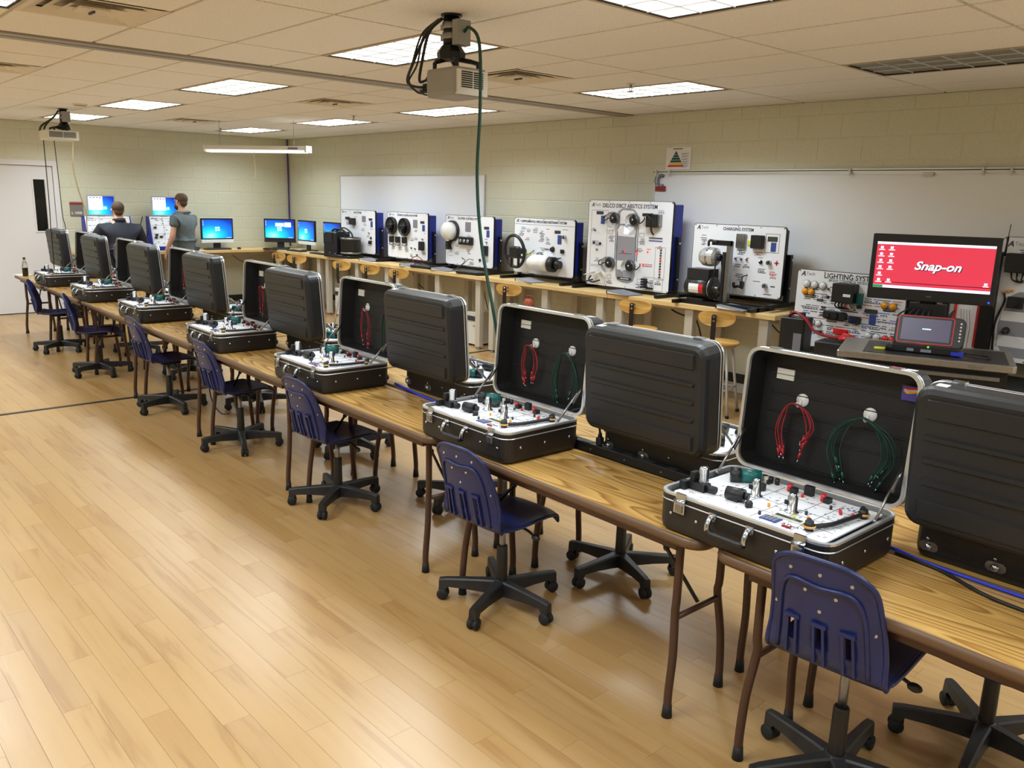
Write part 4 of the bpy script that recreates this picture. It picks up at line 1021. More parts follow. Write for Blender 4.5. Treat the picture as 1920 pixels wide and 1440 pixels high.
# ------------------------------------------------------------------ trainer boards
def board(label, w_, h_, loc, title, rotz=0.0, box=.13, boxm='blue_box', stand='T', tsize=.04, lean=0.0, r=.025, sub=None, zb=None):
    """front face at y=0 facing -y; origin at the bottom centre of the stand"""
    zb = (.075 if stand else 0.0) if zb is None else zb
    t = thing('trainer_board', label, 'trainer board', loc, rotz)
    e = MB(); e.plate(0, zb + h_ / 2, w_, h_, r, 0, .02, M['white_panel'], 0, axis='y', n=4); fp = e.build('face_panel', t)
    e = MB(); o_ = rrect(w_ + .006, h_ + .006, r + .003, 4); i_ = rrect(w_ - .001, h_ - .001, r, 4)
    e.loft([[(x, -.0015, zb + h_ / 2 + y) for x, y in i_], [(x, -.0015, zb + h_ / 2 + y) for x, y in o_], [(x, .024, zb + h_ / 2 + y) for x, y in o_]], M['black_steel'], False, False); e.build('edge_strip', t)
    if box:
        e = MB(); e.plate(0, zb + h_ / 2, w_ - .03, h_ - .05, .01, .024, .024 + box, M[boxm], .004, axis='y', n=2); e.build('back_box', t)
    if stand:
        for s in (-1, 1):
            x = s * (w_ / 2 + .0)
            e = MB(); e.box(x - .02, .085, .03, x + .02, .125, zb + h_ * .62, M['black_steel']); e.box(x - .02, -.20, 0.003, x + .02, .34, .036, M['black_steel']); lg = e.build('stand_leg', t)
            for z in (zb + h_ * .15, zb + h_ * .55):
                e = MB(); e.cyl((x + s * .018, .105, z), (x + s * .03, .105, z), .011, M['chrome'], n=8); e.build('knob', lg)
        e = MB(); e.box(-w_ / 2, .09, .02, w_ / 2, .12, .05, M['black_steel']); e.build('stand_bar', t)
    n = 0
    for i in range(5):
        for x, z in ((-w_ / 2 + .02 + i * (w_ - .04) / 4, zb + h_ - .012), (-w_ / 2 + .02 + i * (w_ - .04) / 4, zb + .012)):
            e = MB(); e.cyl((x, -.003, z), (x, .002, z), .006, M['steel'], n=6); e.build('screw', fp)
    Z = lambda v: zb + h_ - v * h_
    X = lambda u: -w_ / 2 + u * w_
    text('A', .058, M['print_dark'], 'logo_lettering', fp, (X(.035), -.0012, Z(.055)), shear=.25, bold=.0012)
    text('Tech', .042, M['print_grey'], 'logo_lettering', fp, (X(.035) + .045, -.0012, Z(.052)), bold=-.0004)
    if title: text(title, tsize, M['print_dark'], 'title_lettering', fp, (0, -.0012, Z(.06)), align='CENTER', bold=.0008, sx=.92)
    if sub: text(sub, tsize * .5, M['pyramid_green'], 'title_lettering', fp, (0, -.0012, Z(.115)), align='CENTER')
    return t, fp, X, Z
def bit(fp, name, fn): e = MB(); fn(e); return e.build(name, fp)
def prints(fp, X, Z, spots, seed=1):
    """flat print: small label lines in dark, red or blue at (u, v, n, colour)"""
    e = MB(); r = random.Random(seed)
    for u, v, n, c in spots:
        for k in range(n):
            w_ = r.uniform(.03, .09); x = X(u) + r.uniform(-.012, .012); z = Z(v) - k * .016
            e.box(x - w_ / 2, -.0012, z - .003, x + w_ / 2, .001, z + .003, M[c])
            if k % 2:
                for j in range(3): e.box(x - .03 + j * .025, -.0014, z - .012, x - .022 + j * .025, .001, z - .006, M['print_dark'])
    return e.build('panel_print', fp)
def frame_lines(fp, X, Z, rects, c='print_dark'):
    e = MB()
    for u0, v0, u1, v1 in rects:
        x0, x1, z0, z1 = X(u0), X(u1), Z(v1), Z(v0)
        for a in ((x0, z0, x1, z0), (x0, z1, x1, z1), (x0, z0, x0, z1), (x1, z0, x1, z1)): e.box(a[0] - .0018, -.001, a[1] - .0018, a[2] + .0018, .001, a[3] + .0018, M[c])
    return e.build('frame_line', fp)
def keypad(fp, X, Z, u, v, w_=.055, h_=.085):
    def f(e):
        e.box(X(u) - w_ / 2, -.004, Z(v) - h_ / 2, X(u) + w_ / 2, .001, Z(v) + h_ / 2, M['keypad_blue'])
        for i in range(12): x = X(u) - w_ * .33 + (i % 3) * w_ * .33; z = Z(v) - h_ * .36 + (i // 3) * h_ * .24; e.box(x - w_ * .1, -.0055, z - h_ * .07, x + w_ * .1, -.004, z + h_ * .07, M['print_blue'])
    return bit(fp, 'keypad', f)
def lcd(fp, X, Z, u, v, w_=.085, h_=.026, m='print_dark'):
    return bit(fp, 'display', lambda e: (e.box(X(u) - w_ / 2 - .004, -.003, Z(v) - h_ / 2 - .004, X(u) + w_ / 2 + .004, .001, Z(v) + h_ / 2 + .004, M['gunmetal']), e.box(X(u) - w_ / 2, -.004, Z(v) - h_ / 2, X(u) + w_ / 2, -.003, Z(v) + h_ / 2, M['lcd_green' if m != 'print_dark' else m])))
def toggle(fp, X, Z, u, v, m='steel', r=.011): return bit(fp, 'toggle_switch', lambda e: (e.cyl((X(u), 0, Z(v)), (X(u), -.012, Z(v)), r, M[m], n=8), e.cyl((X(u), -.01, Z(v)), (X(u) + .006, -.035, Z(v) + .012), .005, M['chrome'], n=6)))
def ign(fp, X, Z, u, v): return bit(fp, 'ignition_key', lambda e: (e.cyl((X(u), 0, Z(v)), (X(u), -.03, Z(v)), .022, M['chrome']), e.box(X(u) - .004, -.055, Z(v) - .014, X(u) + .004, -.03, Z(v) + .014, M['steel'])))
def blk(fp, X, Z, name, u, v, w_, h_, d, m='black_plastic', r=.006): return bit(fp, name, lambda e: e.plate(X(u), Z(v), w_, h_, r, -d, .001, M[m], min(.006, d * .3), axis='y', n=3))
def wire(fp, pts, r=.005, m='black_plastic', name='wire'): return bit(fp, name, lambda e: e.tube(cr(pts, 6), r, M[m], 6))

# dashboard / air-box board
t, fp, X, Z = board('white trainer board with a black air box and drum in front of its face', .96, .63, (-11.02, 6.82, BZ), 'HVAC SYSTEM', tsize=.036)
prints(fp, X, Z, [(.2, .2, 2, 'print_grey'), (.2, .3, 3, 'print_dark'), (.45, .16, 1, 'print_grey'), (.7, .31, 2, 'print_grey'), (.9, .42, 1, 'print_blue'), (.8, .58, 2, 'print_dark'), (.9, .7, 1, 'print_dark'), (.82, .72, 4, 'print_grey'), (.65, .42, 3, 'print_grey')], 2)
lcd(fp, X, Z, .87, .20); keypad(fp, X, Z, .9, .31); blk(fp, X, Z, 'vent_panel', .68, .2, .10, .09, .004, 'print_grey')
blk(fp, X, Z, 'relay_block', .38, .27, .13, .10, .05, 'stool_post'); blk(fp, X, Z, 'connector', .23, .2, .08, .04, .04)
toggle(fp, X, Z, .83, .52); toggle(fp, X, Z, .88, .63, 'black_plastic', .02); blk(fp, X, Z, 'relay_block', .87, .73, .06, .05, .03)
t2 = thing('air_box', 'black boxy climate unit with silver drum standing before the first trainer board', 'climate unit', (-11.02, 6.62, BZ + .0), .12)
e = MB(); e.plate(-.22, .21, .32, .34, .01, -.14, .12, M['black_plastic'], .01, axis='y', n=3); e.build('housing', t2)
e = MB(); e.box(-.30, -.146, .22, -.16, -.14, .36, M['gunmetal']); e.build('side_plate', t2)
e = MB(); e.lathe([(.145, .06), (.15, .075), (.15, .27), (.155, .28), (.155, .305), (.1, .312), (.001, .313)], M['black_plastic'], (.10, .0, 0), n=24); b_ = e.build('blower_drum', t2)
for z in (.08, .29): e = MB(); e.lathe([(.152, z - .012), (.157, z - .01), (.157, z + .01), (.152, z + .012)], M['steel'], (.10, 0, 0), n=24, cap=False); e.build('drum_band', b_)
e = MB(); e.plate(-.08, 0, .62, .28, .02, 0.003, .045, M['gunmetal'], .006, n=3); e.build('base_tray', t2)
e = MB(); e.tube(cr([(-.32, -.02, .385), (-.2, -.05, .42), (-.05, -.03, .41), (.04, .0, .33)], 5), .016, M['black_plastic']); e.tube(cr([(-.25, 0, .385), (-.1, .03, .44), (.05, .04, .38), (.11, .03, .315)], 5), .012, M['gunmetal']); e.build('hose', t2)
for x, z in ((-.36, .07), (-.22, .065), (-.09, .06), (-.09, .36), (-.34, .36)): e = MB(); e.cyl((x, -.15, z), (x, -.14, z), .009, M['chrome'], n=6); e.build('bolt', t2)

# engine cooling fan board
t, fp, X, Z = board('white trainer board with two round black cooling fans', .96, .63, (-9.70, 6.80, BZ), 'ENGINE COOLING FAN SYSTEM', tsize=.036)
prints(fp, X, Z, [(.68, .16, 1, 'print_grey'), (.72, .36, 2, 'print_dark'), (.92, .42, 1, 'print_blue'), (.15, .72, 4, 'print_grey'), (.32, .74, 4, 'print_grey'), (.48, .76, 4, 'print_grey'), (.62, .55, 3, 'print_grey'), (.72, .52, 3, 'print_grey'), (.6, .9, 3, 'print_dark'), (.9, .83, 2, 'print_dark')], 3)
lcd(fp, X, Z, .87, .19); keypad(fp, X, Z, .9, .31); blk(fp, X, Z, 'vent_panel', .7, .23, .10, .11, .004, 'print_grey')
for u, v in ((.13, .30), (.46, .31)):
    def fan(e):
        x, z = X(u), Z(v); e.lathe([(.118, 0), (.122, .01), (.122, .05), (.112, .052), (.112, .01), (.001, .008)], M['black_plastic'], (x, 0, z), (0, -1, 0), n=28)
        for k in range(7):
            a = k * 2 * PI / 7; c_, s_ = math.cos(a), math.sin(a)
            e.add([(x + .03 * c_, -.018, z + .03 * s_), (x + .105 * math.cos(a - .22), -.014, z + .105 * math.sin(a - .22)), (x + .105 * math.cos(a + .32), -.042, z + .105 * math.sin(a + .32)), (x + .03 * math.cos(a + .5), -.03, z + .03 * math.sin(a + .5))], [(0, 1, 2, 3)], M['gunmetal'])
        e.lathe([(.034, .012), (.034, .05), (.001, .054)], M['black_plastic'], (x, 0, z), (0, -1, 0), n=14)
        for k in range(3): a = k * 2 * PI / 3 + .3; e.tube([(x, -.055, z), (x + .118 * math.cos(a), -.05, z + .118 * math.sin(a))], .004, M['black_plastic'], 4)
        e.lathe([(.062, .05), (.066, .052), (.062, .054)], M['black_plastic'], (x, 0, z), (0, -1, 0), n=20, cap=False)
    bit(fp, 'cooling_fan', fan)
for u in (.13, .29, .46):
    blk(fp, X, Z, 'relay_block', u, .60, .07, .085, .05); wire(fp, [(X(u), -.03, Z(.66)), (X(u) - .02, -.05, Z(.71)), (X(u) + .03, -.03, Z(.72)), (X(u) + .04, 0, Z(.69))])
blk(fp, X, Z, 'throttle_pedal', .88, .69, .085, .12, .05); toggle(fp, X, Z, .88, .55); toggle(fp, X, Z, .61, .76, 'black_plastic'); toggle(fp, X, Z, .7, .77, 'black_plastic'); toggle(fp, X, Z, .75, .9, 'black_plastic')
# blower control board
t, fp, X, Z = board('white trainer board with a white blower wheel and a row of three dials', .96, .63, (-8.34, 6.80, BZ), 'BLOWER CONTROL SYSTEM', tsize=.038)
prints(fp, X, Z, [(.2, .16, 1, 'print_grey'), (.5, .15, 1, 'print_grey'), (.5, .38, 2, 'print_grey'), (.5, .67, 4, 'print_dark'), (.25, .58, 3, 'print_grey'), (.25, .74, 3, 'print_grey'), (.86, .44, 1, 'print_blue'), (.88, .60, 1, 'print_dark'), (.86, .86, 2, 'print_dark'), (.56, .93, 2, 'print_dark'), (.12, .83, 1, 'print_grey')], 4)
lcd(fp, X, Z, .86, .22); keypad(fp, X, Z, .89, .33); blk(fp, X, Z, 'vent_panel', .48, .22, .11, .12, .004, 'print_grey')
bit(fp, 'blower_wheel', lambda e: (e.lathe([(.135, 0), (.135, .03), (.125, .035)], M['black_plastic'], (X(.16), 0, Z(.32)), (0, -1, 0), n=26), e.lathe([(.115, .03), (.115, .11), (.095, .135), (.045, .15), (.035, .155), (.001, .156)], M['white_plastic'], (X(.16), 0, Z(.32)), (0, -1, 0), n=26)))
bit(fp, 'dial_panel', lambda e: (e.plate(X(.46), Z(.50), .27, .10, .012, -.04, 0, M['black_plastic'], .006, axis='y', n=3), [e.cyl((X(.46) + dx, -.04, Z(.50)), (X(.46) + dx, -.06, Z(.50)), .026, M['chrome'], .02, n=12) for dx in (-.075, 0, .075)]))
bit(fp, 'resistor_bracket', lambda e: (e.box(X(.06), -.05, Z(.66), X(.12), 0, Z(.55), M['black_plastic']), e.box(X(.09), -.07, Z(.57), X(.14), 0, Z(.53), M['black_plastic']), e.box(X(.09), -.07, Z(.70), X(.14), 0, Z(.66), M['black_plastic'])))
blk(fp, X, Z, 'throttle_pedal', .86, .66, .085, .12, .05); toggle(fp, X, Z, .87, .50); toggle(fp, X, Z, .74, .86, 'black_plastic', .018)
wire(fp, [(X(.38), -.0, Z(.88)), (X(.42), -.05, Z(.84)), (X(.5), -.06, Z(.9)), (X(.4), -.09, Z(1.03)), (X(.34), -.16, Z(1.11))], .004); wire(fp, [(X(.6), 0, Z(.87)), (X(.55), -.04, Z(.86)), (X(.48), -.06, Z(.95)), (X(.36), -.14, Z(1.11))], .004)
# airbag board
t, fp, X, Z = board('white trainer board with a black steering wheel and a white air bag', 1.0, .64, (-6.98, 6.80, BZ), 'SUPPLEMENTAL INFLATABLE RESTRAINT SYSTEM', tsize=.037)
bit(fp, 'header_line', lambda e: e.box(X(0), -.0012, Z(.115), X(1), .001, Z(.11), M['print_dark']))
prints(fp, X, Z, [(.15, .17, 2, 'print_blue'), (.13, .24, 4, 'print_dark'), (.25, .2, 3, 'print_grey'), (.37, .17, 4, 'print_grey'), (.47, .22, 8, 'print_dark'), (.58, .18, 1, 'print_red'), (.57, .33, 3, 'print_grey'), (.58, .41, 2, 'print_dark'), (.24, .36, 2, 'print_red'), (.5, .52, 3, 'print_grey'), (.48, .60, 3, 'print_dark'), (.8, .52, 1, 'print_red'), (.84, .17, 1, 'print_grey'), (.12, .56, 1, 'print_red')], 5)
lcd(fp, X, Z, .73, .22); keypad(fp, X, Z, .765, .35, .06, .10); ign(fp, X, Z, .85, .30); blk(fp, X, Z, 'connector', .82, .55, .055, .045, .02); bit(fp, 'crash_sensor', lambda e: (e.cyl((X(.66), 0, Z(.53)), (X(.66), -.03, Z(.53)), .035, M['gunmetal'], .022), e.box(X(.54), -.012, Z(.535), X(.60), 0, Z(.525), M['black_plastic'])))
def wheel(e):
    x, z, y = X(.19), Z(.60), -.16
    e.tube([(x + .165 * math.cos(a), y - .02 * math.sin(a), z + .185 * math.sin(a)) for a in [2 * PI * i / 32 for i in range(32)]], .019, M['black_plastic'], 8, closed=True)
bit(fp, 'steering_wheel', wheel)
WX = X(.19)
bit(fp, 'wheel_hub', lambda e: (e.plate(WX, Z(.60) - .012, .17, .14, .03, -.185, -.12, M['black_plastic'], .018, axis='y', n=4), e.box(WX - .16, -.165, Z(.60) - .08, WX - .06, -.135, Z(.6) - .05, M['black_plastic']), e.box(WX + .06, -.165, Z(.60) - .08, WX + .16, -.135, Z(.6) - .05, M['black_plastic']), e.box(WX - .07, -.165, Z(.6) - .19, WX - .05, -.14, Z(.6) - .06, M['black_plastic']), e.box(WX + .05, -.165, Z(.6) - .19, WX + .07, -.14, Z(.6) - .06, M['black_plastic']), e.cyl((WX, -.13, Z(.6)), (WX, 0, Z(.6)), .035, M['black_plastic'])))
bit(fp, 'yellow_connector', lambda e: e.box(X(.285), -.06, Z(.66), X(.325), -.02, Z(.63), M['yellow'])); wire(fp, [(X(.2), -.02, Z(.64)), (X(.27), -.05, Z(.66)), (X(.33), -.04, Z(.63)), (X(.35), 0, Z(.57))])
def bag(e):
    x0, z = X(.40), Z(.78); L_ = []; r = random.Random(4)
    for i in range(11):
        s_ = i / 10; base = .098 * (1 - .25 * abs(2 * s_ - 1) ** 5)
        L_.append([(x0 + s_ * .31 + r.uniform(-.006, .006), -.085 - base * 1.05 * math.cos(a) + r.uniform(-.009, .009), z + base * (.92 if math.sin(a) < 0 else 1.0) * math.sin(a) + r.uniform(-.007, .007)) for a in [2 * PI * k / 14 for k in range(14)]])
    e.loft(L_, M['white_plastic'], smooth=True)
bit(fp, 'air_bag', bag)
bit(fp, 'bag_canister', lambda e: (e.cyl((X(.40) + .30, -.085, Z(.785)), (X(.40) + .37, -.07, Z(.785)), .088, M['black_plastic']), e.cyl((X(.40) + .37, -.07, Z(.785)), (X(.40) + .45, -.06, Z(.785)), .055, M['black_plastic'], .045), e.box(X(.36), -.06, Z(.82), X(.40), 0, Z(.73), M['black_plastic']), e.box(X(.40), -.07, Z(.905), X(.70), 0, Z(.885), M['black_plastic'])))
for k in range(3): wire(fp, [(X(.46), -.08, Z(.64)), (X(.55), -.1, Z(.62) + .01 * k), (X(.66), -.09, Z(.66)), (X(.76), -.08, Z(.67) - .012 * k), (X(.84), -.03, Z(.66))], .003)
# large anti-lock brake board
t, fp, X, Z = board('tall white trainer board with a grey car plan and four wheel fans', 1.13, .90, (-5.70, 6.78, BZ), 'DELCO DBC7 ABS/TCS SYSTEM', box=.16, tsize=.058, r=.03, zb=.04)
frame_lines(fp, X, Z, [(.04, .115, .245, .76), (.04, .775, .245, .98), (.83, .5, .94, .86), (.71, .845, .93, .99), (.27, .34, .315, .385), (.64, .355, .69, .40), (.27, .86, .315, .91), (.64, .875, .69, .92)], 'print_grey')
prints(fp, X, Z, [(.3, .41, 4, 'print_dark'), (.67, .42, 4, 'print_dark'), (.3, .93, 3, 'print_dark'), (.66, .94, 3, 'print_dark'), (.08, .33, 2, 'print_grey'), (.1, .48, 1, 'print_grey'), (.13, .68, 3, 'print_grey'), (.86, .10, 2, 'print_grey'), (.88, .49, 2, 'print_red'), (.65, .53, 3, 'print_grey'), (.76, .53, 1, 'print_red'), (.72, .70, 2, 'print_red'), (.78, .70, 2, 'print_red'), (.8, .88, 4, 'print_dark'), (.88, .88, 3, 'print_dark'), (.13, .5, 2, 'print_blue')], 6)
def car(e):
    out = [(.36, .20), (.37, .12), (.42, .085), (.50, .08), (.56, .095), (.60, .14), (.605, .22), (.60, .30), (.605, .52), (.60, .70), (.605, .85), (.59, .91), (.54, .935), (.46, .935), (.40, .915), (.375, .86), (.37, .70), (.365, .52), (.37, .32)]
    P_ = [(X(u), Z(v)) for u, v in out][::-1]
    e.loft([[(x, -.003, z) for x, z in P_], [(x, .001, z) for x, z in P_]], M['car_grey'], True, False)
bit(fp, 'printed_car', car)
bit(fp, 'printed_windscreen', lambda e: e.loft([[(X(u), y, Z(v)) for u, v in ((.385, .40), (.58, .405), (.60, .34), (.565, .285), (.41, .28), (.375, .335))] for y in (-.0045, -.003)], M['white_panel'], True, False))
bit(fp, 'lit_window', lambda e: (e.box(X(.455), -.007, Z(.375), X(.515), -.004, Z(.295), M['glow_white'])))
bit(fp, 'printed_bonnet', lambda e: e.loft([[(X(u), y, Z(v)) for u, v in ((.40, .13), (.43, .105), (.55, .11), (.575, .14), (.575, .265), (.40, .26))] for y in (-.0042, -.003)], M['white_panel'], True, False))
bit(fp, 'printed_cabin', lambda e: (e.box(X(.39), -.0045, Z(.79), X(.585), -.003, Z(.685), M['white_panel']), e.box(X(.41), -.0045, Z(.60), X(.56), -.003, Z(.596), M['print_dark']), e.box(X(.40), -.0045, Z(.905), X(.57), -.003, Z(.875), M['print_dark']), e.box(X(.44), -.006, Z(.895), X(.54), -.0045, Z(.885), M['paper'])))
bit(fp, 'printed_brake_line', lambda e: [e.box(X(u) - .003, -.004, Z(.68), X(u) + .003, -.001, Z(.30), M['print_dark']) for u in (.355, .375, .60, .62)])
for u, v in ((.335, .20), (.575, .21), (.305, .72), (.555, .735)):
    def wf(e):
        x, z = X(u), Z(v); e.lathe([(.052, 0), (.055, .03), (.045, .04), (.001, .042)], M['black_plastic'], (x, 0, z), (0, -1, 0), n=20)
        for k in range(5): a = k * 2 * PI / 5; e.box(-.006, -.046, .008, .006, -.040, .042, M['gunmetal'], Matrix.Translation((x, 0, z)) @ Matrix.Rotation(a, 4, 'Y'))
        e.lathe([(.012, .042), (.012, .048), (.001, .05)], M['chrome'], (x, 0, z), (0, -1, 0), n=10)
    bit(fp, 'wheel_fan', wf)
    bit(fp, 'clear_guard', lambda e: (e.lathe([(.082, .0), (.085, .004), (.085, .05), (.082, .052)], M['glass_clear'], (X(u) - .012, 0, Z(v) - .02), (0, -1, 0), n=24, cap=False)))
    s_ = -1 if u < .45 else 1
    wire(fp, [(X(u) + s_ * .06, -.03, Z(v)), (X(u) + s_ * .11, -.05, Z(v) - .03), (X(u) + s_ * .14, -.03, Z(v) + .005), (X(u) + s_ * .12, 0, Z(v) + .03)], .006)
lcd(fp, X, Z, .145, .145, .09, .024); keypad(fp, X, Z, .185, .225, .052, .085); toggle(fp, X, Z, .09, .35); toggle(fp, X, Z, .085, .50, 'gunmetal', .015); toggle(fp, X, Z, .165, .505, 'gunmetal', .015); toggle(fp, X, Z, .13, .58)
bit(fp, 'control_unit', lambda e: (e.plate(X(.80), Z(.21), .13, .13, .01, -.07, 0, M['gunmetal'], .008, axis='y', n=3), e.box(X(.855), -.05, Z(.27), X(.885), 0, Z(.14), M['steel']), e.box(X(.72), -.09, Z(.165), X(.80), -.03, Z(.13), M['black_plastic'])))
wire(fp, [(X(.76), -.09, Z(.15)), (X(.82), -.12, Z(.17)), (X(.835), -.11, Z(.26)), (X(.815), -.06, Z(.33)), (X(.80), -.01, Z(.36))], .010)
bit(fp, 'fuse_strip', lambda e: (e.box(X(.75), -.006, Z(.405), X(.90), 0, Z(.395), M['print_dark']), e.box(X(.75), -.006, Z(.435), X(.90), 0, Z(.425), M['print_blue'])))
for u, v, m in ((.455, .575, 'dark_red'), (.478, .577, 'led_red'), (.625, .59, 'led_red'), (.62, .56, 'red'), (.745, .56, 'led_red'), (.70, .71, 'led_red')): bit(fp, 'indicator', lambda e: e.cyl((X(u), 0, Z(v)), (X(u), -.01, Z(v)), .009, M[m], n=8))
for i in range(11): bit(fp, 'lamp_jack', lambda e: e.cyl((X(.895), 0, Z(.53 + i * .03)), (X(.895), -.014, Z(.53 + i * .03)), .0085, M['red_lens' if i in (3, 4, 8) else 'print_dark'], n=8))
for k in range(2):
    bit(fp, 'brake_lever', lambda e: (e.loft([[(X(.07 + .09 * k), -.005, Z(.85)), (X(.115 + .09 * k), -.005, Z(.84)), (X(.115 + .09 * k), -.03, Z(.84)), (X(.07 + .09 * k), -.03, Z(.85))], [(X(.045 + .09 * k), -.09, Z(.885)), (X(.09 + .09 * k), -.09, Z(.875)), (X(.09 + .09 * k), -.11, Z(.875)), (X(.045 + .09 * k), -.11, Z(.885))]], M['offwhite'])))
    wire(fp, [(X(.05 + .09 * k), -.09, Z(.88)), (X(.03 + .09 * k), -.10, Z(.93)), (X(.06 + .09 * k), -.08, Z(.96)), (X(.09 + .09 * k), 0, Z(.94))], .008)
bit(fp, 'relay_stack', lambda e: [e.box(X(.715), -.05, Z(.965) + i * .026, X(.765) - .01 * (i % 2), 0, Z(.965) + i * .026 + .018, M['black_plastic']) for i in range(4)])
bit(fp, 'switch_bank', lambda e: e.box(X(.765), -.03, Z(.975), X(.83), 0, Z(.955), M['black_plastic']))
# charging board with alternator drive
t, fp, X, Z = board('white trainer board with a silver alternator driven by an electric motor', .985, .64, (-4.41, 6.82, BZ + .03), 'CHARGING SYSTEM', box=.06, boxm='black_steel', tsize=.04, r=.03)
frame_lines(fp, X, Z, [(.80, .10, .94, .36)], 'print_dark')
prints(fp, X, Z, [(.13, .17, 1, 'print_red'), (.13, .21, 5, 'print_dark'), (.56, .13, 1, 'print_red'), (.55, .36, 3, 'print_dark'), (.74, .13, 1, 'print_grey'), (.74, .37, 2, 'print_red'), (.52, .46, 1, 'print_grey'), (.62, .46, 1, 'print_red'), (.53, .56, 2, 'print_dark'), (.62, .56, 2, 'print_dark'), (.76, .44, 1, 'print_grey'), (.9, .63, 4, 'print_red'), (.56, .70, 5, 'print_dark'), (.74, .78, 1, 'print_grey'), (.87, .95, 1, 'print_dark'), (.78, .60, 3, 'print_dark')], 7)
lcd(fp, X, Z, .87, .17, .09, .035, 'lcd'); keypad(fp, X, Z, .885, .28, .05, .08); blk(fp, X, Z, 'fuse_box', .55, .22, .10, .13, .03, 'steel'); blk(fp, X, Z, 'body_module', .73, .22, .12, .12, .05)
bit(fp, 'yellow_tag', lambda e: e.box(X(.62), -.012, Z(.27), X(.68), -.001, Z(.21), M['yellow']))
for u in (.50, .56, .62): toggle(fp, X, Z, u, .48)
toggle(fp, X, Z, .77, .50, 'black_plastic', .018); ign(fp, X, Z, .86, .50); ign(fp, X, Z, .84, .83); bit(fp, 'plus_mark', lambda e: (e.box(X(.91), -.0015, Z(.51), X(.955), .001, Z(.49), M['print_red']), e.box(X(.926), -.0015, Z(.535), X(.94), .001, Z(.465), M['print_red']), e.box(X(.89), -.0015, Z(.84), X(.935), .001, Z(.825), M['print_dark'])))
bit(fp, 'current_clamp', lambda e: (e.tube(cr([(X(.51), -.02, Z(.83)), (X(.53), -.04, Z(.88)), (X(.58), -.04, Z(.87)), (X(.62), -.03, Z(.89))], 4), .014, M['black_plastic']), e.box(X(.595), -.05, Z(.87), X(.62), -.01, Z(.80), M['black_plastic']))); wire(fp, [(X(.607), -.03, Z(.80)), (X(.615), -.04, Z(.73)), (X(.64), 0, Z(.70))], .005)
mt = thing('motor_drive', 'black electric motor with belt drive and silver alternator on a steel stand', 'motor drive', (-4.47, 6.64, BZ), 0)
e = MB(); e.box(-.36, -.10, .003, .50, -.06, .04, M['black_steel']); e.box(-.36, .06, .003, .50, .10, .04, M['black_steel']); e.box(-.36, -.2, .003, -.32, .2, .035, M['black_steel']); e.box(.46, -.2, .003, .50, .2, .035, M['black_steel']); e.build('base_frame', mt)
e = MB(); e.cyl((-.30, 0, .16), (-.06, 0, .16), .105, M['gunmetal'], n=24); e.cyl((-.33, 0, .16), (-.30, 0, .16), .07, M['gunmetal'], .1, n=20); mo = e.build('motor_body', mt)
e = MB(); e.box(-.29, -.08, .235, -.05, .08, .335, M['gunmetal']); e.build('terminal_box', mo)
e = MB(); e.loft([[(x, -.106 * math.cos(a), .16 + .106 * math.sin(a)) for a in [math.radians(d) for d in (-28, -12, 4, 20)]] for x in (-.25, -.14)], M['paper'], False, False, closed=False); e.build('rating_label', mo)
e = MB(); e.loft([[(x, -.106 * math.cos(a), .16 + .106 * math.sin(a)) for a in [math.radians(d) for d in (-28, -12, 4, 20)]] for x in (-.14, -.09)], M['red'], False, False, closed=False); e.build('warning_label', mo)
e = MB(); e.box(-.27, -.09, .04, -.09, .09, .06, M['gunmetal']); e.build('motor_foot', mo)
e = MB(); e.cyl((-.05, 0, .16), (-.035, 0, .16), .105, M['steel'], n=28); e.cyl((-.06, 0, .16), (.02, 0, .16), .018, M['steel']); e.build('drive_disc', mt)
e = MB(); e.box(.03, .0, .04, .06, .05, .50, M['gunmetal']); e.box(.07, .0, .04, .11, .05, .60, M['steel']); e.box(-.08, -.02, .56, .11, .03, .605, M['black_steel']); e.build('upright', mt)
e = MB(); e.lathe([(.03, -.10), (.06, -.095), (.085, -.06), (.09, -.01), (.075, .0), (.09, .01), (.085, .06), (.06, .08), (.02, .085)], M['alu'], (-.09, -.01, .45), (1, 0, 0), n=20, smooth=False); al = e.build('alternator', mt)
e = MB(); e.lathe([(.02, .085), (.035, .09), (.028, .10), (.035, .11), (.02, .115)], M['gunmetal'], (-.09, -.01, .45), (1, 0, 0), n=16); e.build('pulley', al)
e = MB()
for k in range(8): a = k * PI / 4; e.box(-.02, -.004, .05, .02, .004, .088, M['gunmetal'], Matrix.Translation((-.09, -.01, .45)) @ Matrix.Rotation(a, 4, 'X'))
e.build('cooling_slot', al)
e = MB(); e.tube([(.0, .03, .45), (.0, .10, .16), (.0, .0, .06), (.0, -.10, .16), (.0, -.04, .45), (0, -.01, .485)], .007, M['rubber'], 5, closed=True); e.build('belt', mt)
e = MB(); e.tube(cr([(-.12, -.01, .55), (-.10, -.03, .60), (-.02, -.02, .59)], 4), .012, M['black_plastic']); e.build('wire', mt)
